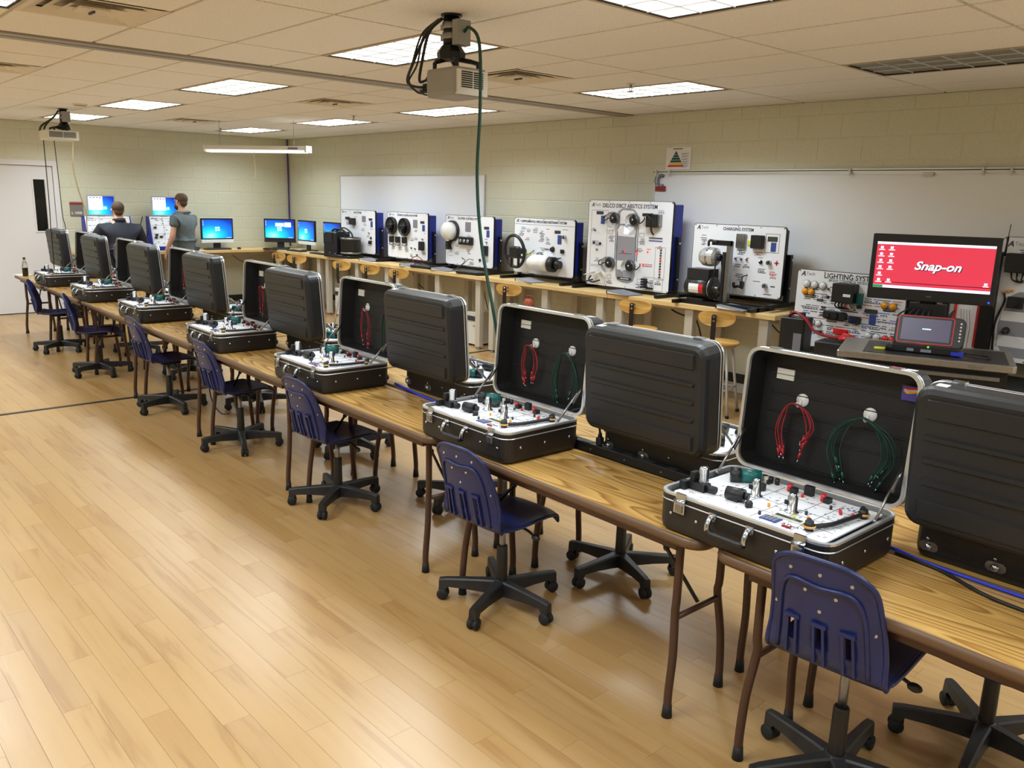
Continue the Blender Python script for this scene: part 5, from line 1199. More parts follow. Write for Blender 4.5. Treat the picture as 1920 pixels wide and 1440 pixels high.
# lighting board on the low stand
LZ = .60
t = thing('low_table', 'low dark work table under the lighting board beyond the bench end', 'table', (-2.45, 6.60, 0))
e = MB(); e.plate(0, 0, 2.45, 1.04, .01, LZ - .03, LZ, M['gunmetal'], .004, n=2); e.build('tabletop', t)
for sx in (-1, 1):
    for sy in (-1, 1): e = MB(); e.box(sx * 1.16 - .025, sy * .46 - .025, 0, sx * 1.16 + .025, sy * .46 + .025, LZ - .03, M['black_steel']); e.build('leg', t)
t, fp, X, Z = board('white trainer board full of amber, clear and red lamps', .96, .66, (-3.275, 6.80, LZ + .045), 'LIGHTING SYSTEM', box=.10, boxm='black_steel', stand=None, tsize=.062, r=.03, sub='BODY CONTROL MODULE')
e = MB(); e.box(-.46, -.05, -.045, -.42, .18, 0, M['black_steel']); e.box(.42, -.05, -.045, .46, .18, 0, M['black_steel']); e.build('stand_foot', t)
rr = random.Random(9); sp_ = []
for u in (.12, .2, .28, .36, .44, .52, .60, .68, .76, .84, .92):
    for v in (.20, .30, .38, .46, .54, .62, .70, .78):
        if not (.36 < u < .62 and .16 < v < .48): sp_.append((u, v, rr.randint(1, 3), rr.choice(['print_dark', 'print_dark', 'print_red', 'print_grey', 'print_blue'])))
prints(fp, X, Z, sp_, 10)
def lamp(u, v, m, r_=.03): return bit(fp, 'lamp_lens', lambda e: (e.lathe([(r_ * 1.05, 0), (r_, .01), (r_ * .9, .018), (r_ * .5, .026), (.001, .028)], M[m], (X(u), 0, Z(v)), (0, -1, 0), n=18), e.lathe([(r_ * 1.1, 0), (r_ * 1.15, .006), (r_ * 1.02, .01)], M['steel'], (X(u), 0, Z(v)), (0, -1, 0), n=18, cap=False)))
for u, v in ((.10, .185), (.175, .19), (.255, .195)): lamp(u, v, 'clear_lens', .031)
for u, v, m in ((.09, .285, 'amber_lens'), (.15, .288, 'amber_lens'), (.825, .36, 'amber_lens'), (.90, .365, 'amber_lens'), (.12, .68, 'red_lens'), (.185, .685, 'clear_lens'), (.25, .69, 'clear_lens'), (.715, .76, 'clear_lens'), (.79, .765, 'clear_lens'), (.865, .77, 'red_lens'), (.925, .775, 'red_lens')): lamp(u, v, m, .028)
bit(fp, 'control_module', lambda e: (e.plate(X(.49), Z(.25), .19, .16, .008, -.10, 0, M['black_plastic'], .006, axis='y', n=2), e.box(X(.50), -.104, Z(.29), X(.565), -.10, Z(.255), M['paper']), e.box(X(.475), -.07, Z(.165), X(.515), -.03, Z(.125), M['black_plastic'])))
for i, c in enumerate(('black_plastic', 'black_plastic', 'black_plastic', 'red', 'offwhite')): wire(fp, [(X(.43 + i * .03), -.06, Z(.36)), (X(.425 + i * .03), -.08, Z(.41)), (X(.44 + i * .03), -.04, Z(.45)), (X(.45 + i * .03), 0, Z(.44))], .006, c)
bit(fp, 'multi_switch', lambda e: (e.box(X(.595), -.05, Z(.38), X(.635), 0, Z(.24), M['teal']), e.box(X(.60), -.04, Z(.43), X(.63), 0, Z(.39), M['black_plastic'])))
bit(fp, 'headlamp_switch', lambda e: (e.plate(X(.37), Z(.55), .13, .07, .02, -.05, 0, M['black_plastic'], .006, axis='y'), e.plate(X(.46), Z(.555), .10, .07, .02, -.035, 0, M['black_plastic'], .006, axis='y'), e.cyl((X(.35), -.05, Z(.55)), (X(.35), -.065, Z(.55)), .02, M['gunmetal'])))
bit(fp, 'fuse_holder', lambda e: (e.plate(X(.585), Z(.585), .10, .055, .006, -.03, 0, M['black_plastic'], .004, axis='y'), [e.box(X(.555) + i * .018, -.036, Z(.60), X(.555) + i * .018 + .008, -.03, Z(.565), M['blue_box']) for i in range(3)]))
lcd(fp, X, Z, .715, .45, .10, .025, 'lcd'); keypad(fp, X, Z, .735, .555, .055, .085); toggle(fp, X, Z, .31, .225); toggle(fp, X, Z, .31, .325, 'black_plastic')
bit(fp, 'stop_lamp', lambda e: e.plate(X(.47), Z(.755), .125, .05, .006, -.03, 0, M['red_lens'], .005, axis='y')); blk(fp, X, Z, 'horn_button', .26, .79, .06, .02, .03)
bit(fp, 'bus_strip', lambda e: [e.box(X(a), -.004, Z(v) - .004, X(b), 0, Z(v) + .004, M['print_dark']) for a, b, v in ((.42, .58, .46), (.44, .60, .485), (.09, .19, .33), (.09, .19, .355), (.21, .27, .37), (.21, .27, .39), (.32, .42, .615), (.32, .42, .64), (.82, .92, .40), (.82, .92, .42), (.26, .31, .47), (.26, .31, .50), (.25, .30, .54), (.25, .3, .57))])
# brake line board behind the red monitor, and the board cut by the picture edge
t = thing('trainer_board', 'white board with a red printed line plan and black bars behind the desktop monitor', 'trainer board', (-2.50, 6.86, LZ))
e = MB(); e.plate(.02, .48, .52, .86, .01, 0, .02, M['white_panel'], .002, axis='y', n=2); fp = e.build('face_panel', t)
for x in (-.245, .285):
    e = MB(); e.box(x - .045, -.035, 0.02, x + .045, .03, .95, M['black_steel']); e.build('side_bar', t)
e = MB(); e.box(-.03, -.03, .05, .015, .0, .9, M['black_steel']); e.box(-.29, -.02, 0, .33, .12, .03, M['black_steel']); e.build('post', t)
e = MB()
for p in ([(.12, .92), (.12, .62), (.06, .55), (.06, .20)], [(.195, .92), (.195, .60), (.225, .55), (.225, .22)]):
    e.tube([(x, -.001, z) for x, z in p], .014, M['red'], 4, smooth=False)
e.box(.12, -.002, .70, .195, .001, .72, M['red']); e.build('printed_line', fp)
e = MB()
for a in ((.135, .60, .185, .604), (.135, .66, .185, .664), (.135, .60, .139, .66), (.181, .60, .185, .66)): e.box(a[0], -.002, a[1], a[2], .001, a[3], M['print_dark'])
for k in range(4): e.tube([(.10 + .02 * k, -.0015, .5), (.12 + .02 * k, -.0015, .36), (.11 + .02 * k, -.0015, .15)], .0015, M['print_grey'], 3)
e.build('printed_diagram', fp)
e = MB(); e.cyl((.215, -.01, .72), (.215, 0, .72), .012, M['chrome'], n=8); e.build('screw', fp)
e = MB()
for k in range(5): e.tube(cr([(-.24 + .03 * k, -.05, .70), (-.2 + .03 * k, -.12, .55 - .02 * k), (-.1, -.15, .48 + .02 * k), (-.02, -.06, .60)], 5), .008, M['black_plastic'])
e.build('cable_bundle', t)
t, fp, X, Z = board('white trainer board with antenna box and grey car print cut by the picture edge', 1.0, .92, (-1.69, 6.90, LZ + .14), '', box=.10, boxm='black_steel', stand=None, r=.03, sub=None)
e = MB(); e.box(-.46, -.02, -.14, -.42, .14, .0, M['black_steel']); e.box(.42, -.02, -.14, .46, .14, 0, M['black_steel']); e.build('stand_leg', t)
bit(fp, 'printed_car', lambda e: e.loft([[(X(u), y, Z(v)) for u, v in ((.06, .85), (.05, .70), (.08, .55), (.10, .47), (.16, .43), (.5, .42), (.7, .5), (.7, .95), (.12, .96))] for y in (-.003, .001)], M['car_grey'], True, False))
bit(fp, 'control_module', lambda e: (e.plate(X(.16), Z(.20), .20, .14, .006, -.09, 0, M['black_plastic'], .006, axis='y', n=2), e.box(X(.05), -.06, Z(.24), X(.08), 0, Z(.16), M['black_plastic'])))
bit(fp, 'antenna', lambda e: (e.cyl((X(.04), -.05, Z(.15)), (X(.045), -.05, Z(.0)), .008, M['black_plastic'], n=8), e.cyl((X(.045), -.05, Z(0)), (X(.05), -.05, Z(-.1)), .003, M['black_steel'], n=6)))
for k in range(3): wire(fp, [(X(.10 + .04 * k), -.05, Z(.28)), (X(.12 + .03 * k), -.07, Z(.33)), (X(.16 + .01 * k), -.04, Z(.35)), (X(.17), 0, Z(.34))], .007)
bit(fp, 'door_lock', lambda e: (e.box(X(.10), -.05, Z(.56), X(.2), 0, Z(.47), M['black_plastic']), e.cyl((X(.14), -.05, Z(.52)), (X(.14), -.06, Z(.52)), .03, M['gunmetal'])))
bit(fp, 'indicator', lambda e: [e.ball((X(u), -.008, Z(v)), .012, M['amber_lens'], n=8) for u, v in ((.055, .44), (.085, .43), (.115, .425))]); bit(fp, 'rotary_selector', lambda e: e.lathe([(.03, 0), (.022, .02), (.018, .05), (.008, .06)], M['gunmetal'], (X(.11), 0, Z(.75)), (0, -1, -.1), n=12))
bit(fp, 'legend_card', lambda e: (e.box(X(.06), -.0045, Z(.67), X(.3), -.003, Z(.59), M['white_panel']), e.box(X(.06), -.0045, Z(.88), X(.3), -.003, Z(.79), M['white_panel']))); prints(fp, X, Z, [(.12, .62, 2, 'print_red'), (.12, .81, 4, 'print_blue'), (.14, .1, 2, 'pyramid_green')], 12)
bit(fp, 'wiring_loom', lambda e: (e.tube(cr([(X(.04), -.008, Z(.93)), (X(.03), -.008, Z(.7)), (X(.07), -.008, Z(.52)), (X(.06), -.008, Z(.44))], 5), .008, M['black_plastic'])))
e = MB(); e.plate(0, 0, .36, .30, .01, 0, .085, M['blue_box'], .004, n=2); o = e.build('blue_carton', None, (-1.35, 6.12, LZ)); tag(o, 'flat blue carton at the picture edge beside the steel cart', 'box')

# binders and manuals on the bench
for i, (x, y, a, l) in enumerate(((-10.35, 6.63, .1, 'open binder before the black air box board'), (-9.30, 6.62, .15, 'open binder with black edge before the fan board'), (-8.60, 6.62, .1, 'flat binder with wires before the blower board'), (-6.98, 6.62, -.1, 'grey binder below the steering wheel'), (-5.55, 6.60, -.08, 'thin binder before the tall car board'), (-4.20, 6.58, -.05, 'thin binder before the motor stand'))):
    t = thing('ring_binder', f'{l} on the maple bench', 'binder', (x, y, BZ), a, 'binders lying on the maple bench')
    e = MB(); e.box(-.15, -.115, 0, .15, .115, .003, M['print_dark']); e.build('back_cover', t)
    e = MB(); e.loft([[(-.145, -.11, .003), (.145, -.11, .003), (.145, .11, .003), (-.145, .11, .003)], [(-.145, -.11, .03), (.145, -.11, .006), (.145, .11, .006), (-.145, .11, .03)]], M['paper']); e.build('pages', t)
    e = MB(); e.loft([[(-.15, -.115, .031), (.15, -.115, .0065), (.15, .115, .0065), (-.15, .115, .031)], [(-.15, -.115, .034), (.15, -.115, .0095), (.15, .115, .0095), (-.15, .115, .034)]], M['car_grey' if i in (3,) else 'print_grey']); e.build('front_cover', t)
    e = MB(); e.box(-.154, -.115, 0, -.15, .115, .034, M['black_plastic']); e.build('spine', t)
for x, l in ((-8.02, 'black laptop sized box lying before the blower board'), (-9.0, 'black meter box with red wires before the fan board')):
    t = thing('instrument_box', l, 'instrument', (x, 6.60, BZ), .06)
    e = MB(); e.plate(0, 0, .42, .2, .02, .006, .04, M['black_plastic'], .006, n=3); e.build('case', t); e = MB(); e.box(-.17, -.08, .0395, .17, .08, .0415, M['gunmetal']); e.build('lid_inset', t)
    for sx in (-1, 1): e = MB(); e.box(sx * .16 - .02, -.08, 0, sx * .16 + .02, .08, .007, M['rubber']); e.build('rubber_foot', t)
cord('red_wire', 'red and dark wire loops on the meter box before the fan board', [(-9.2, 6.58, .95), (-9.24, 6.55, 1.02), (-9.12, 6.56, 1.06), (-9.04, 6.6, .99), (-9.15, 6.62, .955)], .006, M['dark_red'])
# cables and boxes below the bench
cord('hanging_cable', 'black cable looped below the bench beside the stool', [(-4.70, 6.75, .86), (-4.85, 6.75, .76), (-5.05, 6.75, .80), (-5.0, 6.75, .90 - .04), (-4.82, 6.76, .80), (-4.72, 6.78, .62), (-4.68, 6.8, .35)], .009, M['black_plastic'])
cord('hanging_cable', 'thin cable slanting below the bench end past the last stool', [(-4.12, 6.9, .86), (-4.0, 6.95, .72), (-3.85, 7.0, .60), (-3.7, 7.05, .48)], .006, M['gunmetal'])
cord('hanging_cable', 'dark cable hanging behind the bench below the blower board', [(-8.3, 7.0, .86), (-8.3, 7.05, .6), (-8.2, 7.05, .35), (-8.0, 7.0, .10)], .006, M['black_plastic'])
cord('hanging_cable', 'thin cable hanging behind the bench below the fan board', [(-9.9, 7.0, .86), (-9.8, 7.05, .62), (-9.4, 7.08, .45), (-9.2, 7.1, .3)], .006, M['black_plastic'])
cord('hanging_cable', 'grey cable below the door wall bench under the single monitor', [(-13.6, 5.9, .86), (-13.6, 6.1, .7), (-13.6, 6.4, .55), (-13.6, 6.6, .2)], .006, M['gunmetal'])
for x, y, l in ((-8.08, 6.85, 'beige computer tower below the bench with the blower board'), (-11.26, 6.80, 'beige computer tower below the bench at the stool with thin legs'), (-13.5, 5.35, 'white computer tower below the bench on the door wall')):
    t = thing('computer_tower', l, 'computer', (x, y, 0), 0)
    e = MB(); e.plate(0, 0, .19, .40, .01, .02, .43, M['offwhite'], .005, n=2); b_ = e.build('case', t)
    e = MB(); e.box(-.08, -.206, .32, .08, -.2, .38, M['print_dark']); e.build('drive_bay', b_)
    e = MB(); e.cyl((.05, -.206, .26), (.05, -.2, .26), .012, M['print_grey'], n=10); e.build('power_button', b_)
    for sx in (-1, 1): e = MB(); e.box(sx * .07 - .015, -.18, 0, sx * .07 + .015, .18, .021, M['rubber']); e.build('foot', t)
t = thing('orange_bag', 'orange patterned bag lying on a stool seat before the steering wheel board', 'bag', (-6.66, 6.30, .656), .2)
e = MB(); e.loft([[(x * k, y * k2, z) for x, y in rrect(.2, .10, .04, 3)] for z, k, k2 in ((0, .4, .5), (.03, .6, .8), (.08, .55, .6), (.11, .4, .3))], M['orange_cloth'], smooth=True); e.build('sack', t); e = MB(); e.tube(cr([(-.04, 0, .10), (-.03, 0, .14), (.03, 0, .14), (.04, 0, .10)], 4), .006, M['dark_red']); e.build('strap', t)
# ------------------------------------------------------------------ desktop computers
def allinone(label, loc, rotz, chin='white_plastic', w_=.54, h_=.34, windows=0, foot='black_plastic', name='desktop_computer'):
    t = thing(name, label, 'computer', loc, rotz)
    z0 = .10; hc = .055
    e = MB(); e.plate(0, z0 + hc + h_ / 2, w_, h_, .012, 0, .035, M['black_plastic'], .004, axis='y', n=3); b_ = e.build('display_case', t)
    e = MB(); e.box(-w_ / 2 + .022, -.0015, z0 + hc + .02, w_ / 2 - .022, 0.002, z0 + hc + h_ - .022, M['screen_blue']); sc = e.build('screen', t)
    e = MB()
    for i, (dx, dz) in enumerate(((-.022, .016), (.02, .02), (-.018, -.022), (.024, -.018))):
        cx, cz = .0 + dx, z0 + hc + h_ / 2 + dz; e.add([(cx - .017, -.003, cz - .014), (cx + .017, -.003, cz - .011), (cx + .017, -.003, cz + .016), (cx - .017, -.003, cz + .012)], [(0, 1, 2, 3)], M['screen_pale'])
    for i in range(3): e.box(-w_ / 2 + .03, -.003, z0 + hc + h_ - .05 - i * .03, -w_ / 2 + .042, -.0015, z0 + hc + h_ - .038 - i * .03, M['screen_white'])
    e.box(w_ / 2 - .12, -.003, z0 + hc + .026, w_ / 2 - .04, -.0015, z0 + hc + .032, M['screen_white'])
    if windows:
        e.box(-.07, -.0035, z0 + hc + h_ * .62, .08, -.002, z0 + hc + h_ * .80, M['screen_pale']); e.box(.09, -.0035, z0 + hc + h_ * .60, .2, -.002, z0 + hc + h_ * .83, M['screen_white'])
    e.build('desktop_icon', sc)
    e = MB(); e.plate(0, z0 + hc / 2, w_, hc, .01, -.002, .035, M[chin], .004, axis='y', n=3); e.build('chin', t)
    e = MB(); e.box(-.06, .035, .0, .06, .05, z0 + .2, M['gunmetal']); e.plate(0, .06, .26, .19, .02, 0, .012, M[foot], .003, n=3); e.build('stand', t)
    return t
allinone('all in one computer with silver chin on the door wall bench by the standing man', (-13.5, 5.69, BZ), PI / 2)
allinone('all in one computer with black chin in the room corner showing two windows', (-13.36, 6.72, BZ), PI / 4, 'gunmetal', windows=1)
allinone('all in one computer with silver chin, first along the whiteboard wall', (-12.62, 6.82, BZ), .02)
allinone('all in one computer partly behind the black air box', (-11.86, 6.86, BZ), .0)
def keyboard(label, loc, rotz):
    t = thing('keyboard', label, 'keyboard', loc, rotz, 'black computer keyboards on the benches')
    e = MB(); e.plate(0, 0, .42, .14, .008, 0, .018, M['black_plastic'], .003, n=2); b_ = e.build('key_tray', t)
    e = MB()
    for r in range(4): e.box(-.195, -.055 + r * .028, .0178, .195, -.033 + r * .028, .022, M['gunmetal'])
    e.build('key_row', b_)
keyboard('black keyboard before the corner computer', (-13.1, 6.52, BZ), PI / 4)
keyboard('black keyboard before the first computer along the whiteboard wall', (-12.55, 6.60, BZ), .05)
keyboard('black keyboard before the computer behind the air box', (-11.85, 6.62, BZ), -.05)
keyboard('black keyboard before the single monitor on the door wall bench', (-13.36, 5.62, BZ), PI / 2)
for x, y, l in ((-13.35, 5.98, 'black mouse to one side of the single monitor on the door wall'), (-13.34, 5.20, 'black mouse by the hand of the standing man')):
    t = thing('computer_mouse', l, 'mouse', (x, y, BZ), PI / 2, None)
    e = MB(); e.ball((0, 0, .016), .03, M['black_plastic'], (1, 1.7, .62), n=10); e.build('body', t); e = MB(); e.cyl((-.006, -.03, .028), (.006, -.03, .028), .009, M['gunmetal'], n=8); e.build('scroll_wheel', t)
def console(y0, lab1, lab2):
    rr = random.Random(int(y0 * 10))
    t = thing('trainer_console', lab1, 'trainer console', (-13.46, y0, BZ), PI / 2)
    T = Matrix.Translation((0, -.02, .06)) @ Matrix.Rotation(math.radians(-14), 4, 'X')
    e = MB(T); e.plate(0, .235, .64, .47, .01, 0, .02, M['white_panel'], .002, axis='y', n=2); fp = e.build('face_panel', t)
    e = MB(T)
    for a in ((-.3, .44, .3, .443), (-.12, .1, -.117, .46), (.08, .2, .083, .46), (-.3, .33, .3, .333), (-.3, .2, .2, .203)): e.box(a[0], -.002, a[1], a[2], .001, a[3], M['print_grey'])
    for i in range(46): x, z = rr.uniform(-.29, .28), rr.uniform(.03, .43); e.box(x, -.002, z, x + rr.uniform(.01, .035), .001, z + .008, M[rr.choice(['print_dark', 'print_dark', 'print_grey', 'print_red'])])
    e.build('panel_print', fp)
    for i in range(7):
        x, z = rr.uniform(-.26, .26), rr.uniform(.06, .3); e = MB(T); e.box(x - .02, -.02, z - .014, x + .02, 0, z + .014, M['gunmetal']); e.build('component_block', fp)
    text('ATech', .035, M['print_dark'], 'logo_lettering', fp, tuple(T @ Vector((-.29, -.0025, .44))), (PI / 2 - math.radians(14), 0, 0))
    e = MB()
    for s in (-1, 1): e.loft([[(s * .325 - .008, -.06, 0), (s * .325 - .008, .22, 0), (s * .325 - .008, .20, .52), (s * .325 - .008, .09, .52)], [(s * .325 + .008, -.06, 0), (s * .325 + .008, .22, 0), (s * .325 + .008, .20, .52), (s * .325 + .008, .09, .52)]], M['blue_box'])
    e.box(-.32, -.06, 0, .32, .2, .05, M['blue_box']); e.build('side_cheek', t)
    m_ = thing('flat_monitor', lab2, 'monitor', (-13.58, y0 - .06, BZ + .52), PI / 2)
    e = MB(); e.plate(0, .155, .40, .31, .008, 0, .03, M['alu'], .004, axis='y', n=2); e.build('bezel', m_)
    e = MB(); e.box(-.182, -.0015, .022, .182, .001, .29, M['screen_blue']); sc = e.build('screen', m_)
    e = MB(); e.box(-.18, -.003, .09, .02, -.0016, .288, M['screen_white'])
    for i in range(4): e.box(-.16 + i * .045, -.004, .262, -.13 + i * .045, -.003, .272, M['screen_dark'])
    for i, (dx, dz) in enumerate(((-.012, .01), (.012, .012), (-.01, -.013), (.014, -.01))): e.box(.05 + dx - .01, -.003, .12 + dz - .009, .05 + dx + .01, -.0016, .12 + dz + .009, M['screen_pale'])
    e.build('desktop_window', sc)
    e = MB(); e.box(-.05, .03, -.52 + .06, .05, .06, .1, M['gunmetal']); e.build('monitor_post', m_)
console(4.02, 'tilted white trainer console in front of the seated man', 'silver flat monitor above the console of the seated man')
console(4.95, 'tilted white trainer console with blue cheeks before the standing man', 'silver flat monitor above the console of the standing man')
cord('hanging_cable', 'black cables hanging beside the second tilted console', [(-13.6, 4.55, 1.42), (-13.5, 4.48, 1.3), (-13.45, 4.42, 1.1), (-13.5, 4.5, .93)], .008, M['black_plastic'])
cord('hanging_cable', 'second black cable loop beside the blue cheek of the tilted console', [(-13.55, 4.60, 1.40), (-13.4, 4.57, 1.25), (-13.45, 4.52, 1.0), (-13.3, 4.58, .925)], .008, M['black_plastic'])

# ------------------------------------------------------------------ steel cart with the red desktop monitor
CA = math.radians(20.7); CX, CY, CT = -2.122, 5.54, .95
t = thing('tool_cart', 'stainless topped black tool cart carrying the red desktop monitor', 'tool cart', (CX, CY, 0), CA)
e = MB(); e.plate(0, 0, 1.0, .63, .02, CT - .042, CT, M['stainless'], .004, n=3); e.build('steel_top', t)
e = MB(); e.box(-.35, -.27, CT - .0005, .46, .24, CT + .003, M['gunmetal']); e.build('rubber_mat', t)
e = MB(); e.box(-.46, -.28, .12, .46, .29, CT - .042, M['black_steel']); b_ = e.build('cabinet', t)
for i, (z0, z1) in enumerate(((.76, .88), (.62, .745), (.42, .605), (.15, .405))):
    e = MB(); e.box(-.44, -.298, z0, .44, -.28, z1, M['black_steel']); d_ = e.build('drawer', t)
    e = MB(); e.box(-.42, -.312, z1 - .028, .42, -.298, z1 - .006, M['steel']); e.build('drawer_pull', d_)
e = MB(); e.cyl((-.38, -.304, .88), (-.38, -.29, .88), .015, M['chrome']); e.cyl((-.38, -.306, .88), (-.38, -.3, .88), .006, M['dark_gap'], n=8); e.build('lock', t)
for sx in (-1, 1):
    for sy in (-1, 1):
        e = MB(); e.cyl((sx * .4 - .018, sy * .23, .055), (sx * .4 + .018, sy * .23, .055), .055, M['rubber'], n=16); e.box(sx * .4 - .025, sy * .23 - .03, .055, sx * .4 + .025, sy * .23 + .03, .12, M['steel']); e.build('caster', t)
text('ATOOLCO' if False else 'Snap-on', .026, M['steel'], 'maker_lettering', t, (.24, -.3165, CT - .022), shear=.2, bold=.0004)
def onc(lx, ly, z): return (CX + lx * math.cos(CA) - ly * math.sin(CA), CY + lx * math.sin(CA) + ly * math.cos(CA), z)
t = thing('wide_monitor', 'black wide monitor showing a red desktop with white lettering', 'monitor', onc(-.02, .10, CT), CA - .05)
MW, MH, mz = .745, .425, .305
e = MB(); e.plate(0, mz + MH / 2, MW, MH, .006, 0, .05, M['black_plastic'], .004, axis='y', n=2); e.build('bezel', t)
sx0, sx1, sz0, sz1 = -MW / 2 + .03, MW / 2 - .03, mz + .075, mz + MH - .055
e = MB(); e.box(sx0, -.0012, sz0 + .018, sx1, .001, sz1, M['screen_red']); sc = e.build('screen', t)
e = MB(); e.box(sx0, -.0014, sz1 - .012, sx1, .001, sz1 + .004, M['screen_white']); e.box(sx0, -.0014, sz0, sx1, .001, sz0 + .018, M['screen_white']); e.box(sx0, -.002, sz0 + .001, sx0 + .06, .001, sz0 + .017, M['screen_green']); e.box(sx0 + .04, -.0018, sz0 + .036, sx1, 0, sz0 + .040, M['screen_dark']); e.build('taskbar', sc)
e = MB()
for c_ in range(2):
    for r_ in range(6):
        if (c_, r_) in ((1, 4),): continue
        e = MB(); x, z = sx0 + .03 + c_ * .06, sz1 - .035 - r_ * .042; e.box(x - .008, -.0022, z - .006, x + .01, 0, z + .010, M['screen_white']); e.box(x - .018, -.0022, z - .016, x + .02, 0, z - .010, M['screen_white']); e.build('desktop_icon', sc)
e = MB(); x, z = sx1 - .03, sz0 + .055; e.box(x - .01, -.0022, z - .002, x + .01, 0, z + .012, M['screen_white']); e.box(x - .016, -.0022, z - .012, x + .016, 0, z - .006, M['screen_white'])
e.build('desktop_icon', sc)
text('Snap-on', .075, M['screen_dark'], 'screen_lettering', sc, (.031, -.0016, (sz0 + sz1) / 2 + .002), align='CENTER', shear=.3, sx=1.1, bold=.004)
text('Snap-on', .075, M['screen_white'], 'screen_lettering', sc, (.028, -.0026, (sz0 + sz1) / 2 + .004), align='CENTER', shear=.3, sx=1.1, bold=.002)
e = MB(); e.box(-.05, .05, .0, .05, .09, mz + .2, M['black_steel']); e.box(-.11, .01, .12, .11, .1, .29, M['black_plastic']); e.plate(0, .07, .24, .2, .02, 0, .012, M['black_steel'], .003, n=2); e.build('stand', t)
e = MB(); e.cyl((MW / 2 - .03, -.004, mz + .022), (MW / 2 - .03, .002, mz + .022), .006, M['led_blue'], n=8); e.build('power_light', t)
text('acer', .018, M['print_grey'], 'maker_lettering', t, (0, -.001, mz + .035), align='CENTER')
e = MB()
for k in range(5): e.tube(cr([(-.10 + .03 * k, .0, .26), (-.16 + .04 * k, -.06, .20 - .02 * k), (-.06 + .03 * k, -.08, .14 + .015 * k), (.10, -.03, .20 - .02 * k), (.16, .02, .26)], 5), .006, M['black_plastic'], 5)
e.build('cable_bundle', t)
t = thing('diagnostic_tablet', 'black and red diagnostic tablet leaning in its dock on the cart', 'tablet', onc(.0, -.10, CT + .003), CA - .04)
T = Matrix.Translation((0, -.02, .035)) @ Matrix.Rotation(math.radians(-20), 4, 'X')
e = MB(T); e.plate(0.012, .105, .40, .205, .04, 0, .04, M['gunmetal'], .008, axis='y', n=4); e.build('housing', t)
e = MB(T); o_, i_ = rrect(.322, .178, .015, 3), rrect(.310, .168, .01, 3); e.loft([[(x - .012, .001, y + .112) for x, y in o_], [(x - .012, -.004, y + .112) for x, y in o_], [(x - .012, -.004, y + .112) for x, y in i_], [(x - .012, .001, y + .112) for x, y in i_]], M['red'], False, False); e.build('red_bumper', t)
e = MB(T); e.box(-.15, -.002, .042, .13, .001, .185, M['screen_purple']); e.box(-.03, -.0028, .115, .02, 0, .122, M['screen_pale']); e.build('screen', t)
for k in range(6): e = MB(T); e.cyl((.185, -.005, .06 + k * .022), (.185, .001, .06 + k * .022), .006, M['offwhite'], n=8); e.build('button', t)
text('Snap-on', .02, M['red'], 'maker_lettering', t, tuple(T @ Vector((-.01, -.003, .022))), (PI / 2 - math.radians(20), 0, 0), align='CENTER', shear=.2)
e = MB(); e.plate(0, 0, .40, .13, .02, 0, .05, M['black_plastic'], .008, n=3); e.cyl((-.18, -.05, .022), (-.22, -.045, .022), .022, M['rubber']); e.box(-.1, -.069, .012, -.06, -.064, .03, M['print_grey']); e.box(-.02, -.069, .012, .04, -.064, .03, M['print_grey']); dk = e.build('dock', t)
e = MB(); e.cyl((.02, -.066, .046), (.02, -.06, .046), .006, M['led_green'], n=8); e.build('status_light', dk)
e = MB(); e.box(.15, -.075, .008, .22, -.045, .03, M['ethernet_blue']); e.build('blue_plug', dk)
e = MB(); e.tube(cr([(.21, -.06, .02), (.28, -.08, .012), (.36, -.03, .008), (.34, .05, .008), (.22, .06, .01)], 6), .004, M['black_plastic'], 5); e.build('cord', t)
t = thing('key_fob', 'yellow gadget with a wire lying on the steel cart', 'gadget', onc(-.26, -.13, CT + .003), CA + .2)
e = MB(); e.plate(0, 0, .07, .03, .012, 0, .014, M['yellow'], .003, n=3); e.build('shell', t); e = MB(); e.plate(.055, 0, .05, .028, .006, 0, .013, M['black_plastic'], .003, n=2); e.build('connector', t)
e = MB(); e.tube(cr([(.08, 0, .008), (.09, .03, .08), (.12, .06, .16), (.14, .10, .26), (.14, .11, .33)], 6), .004, M['black_plastic'], 5); e.build('wire', t)
t = thing('car_battery', 'black battery pack with looping red cables by the lighting board', 'battery', (-3.42, 6.25, LZ), .15)
e = MB(); e.plate(0, 0, .20, .20, .015, 0, .36, M['black_plastic'], .006, n=3); e.build('case', t); e = MB(); e.box(.02, -.104, .06, .085, -.098, .24, M['print_grey']); e.build('side_label', t)
e = MB(); e.tube([(-.06, 0, .355), (-.06, 0, .39), (.06, 0, .39), (.06, 0, .355)], .012, M['rubber'], 6); e.build('carry_handle', t)
for k in range(2):
    e = MB(); e.tube(cr([(-.06, -.02 + .03 * k, .37), (.0, -.05, .405), (.10, -.09 + .02 * k, .36), (.18, -.10, .28), (.28, -.09 + .03 * k, .245), (.42, -.06, .235 + .02 * k)], 6), .010, M['lead_red'], 6); e.build('cable', t)
for k in range(4): e = MB(); e.tube([(.38, -.10 + .03 * k, .235 + .01 * k), (.47, -.12 + .04 * k, .25)], .013, M['red'], 6); e.build('clamp', t)

t = thing('charger_box', 'low dark charger box under the red cable clamps', 'charger', (-3.05, 6.25, LZ), .15)
e = MB(); e.plate(0, 0, .30, .24, .02, 0, .21, M['black_plastic'], .008, n=3); e.build('case', t); e = MB(); e.box(-.1, -.123, .06, .1, -.118, .16, M['gunmetal']); e.build('front_label', t)

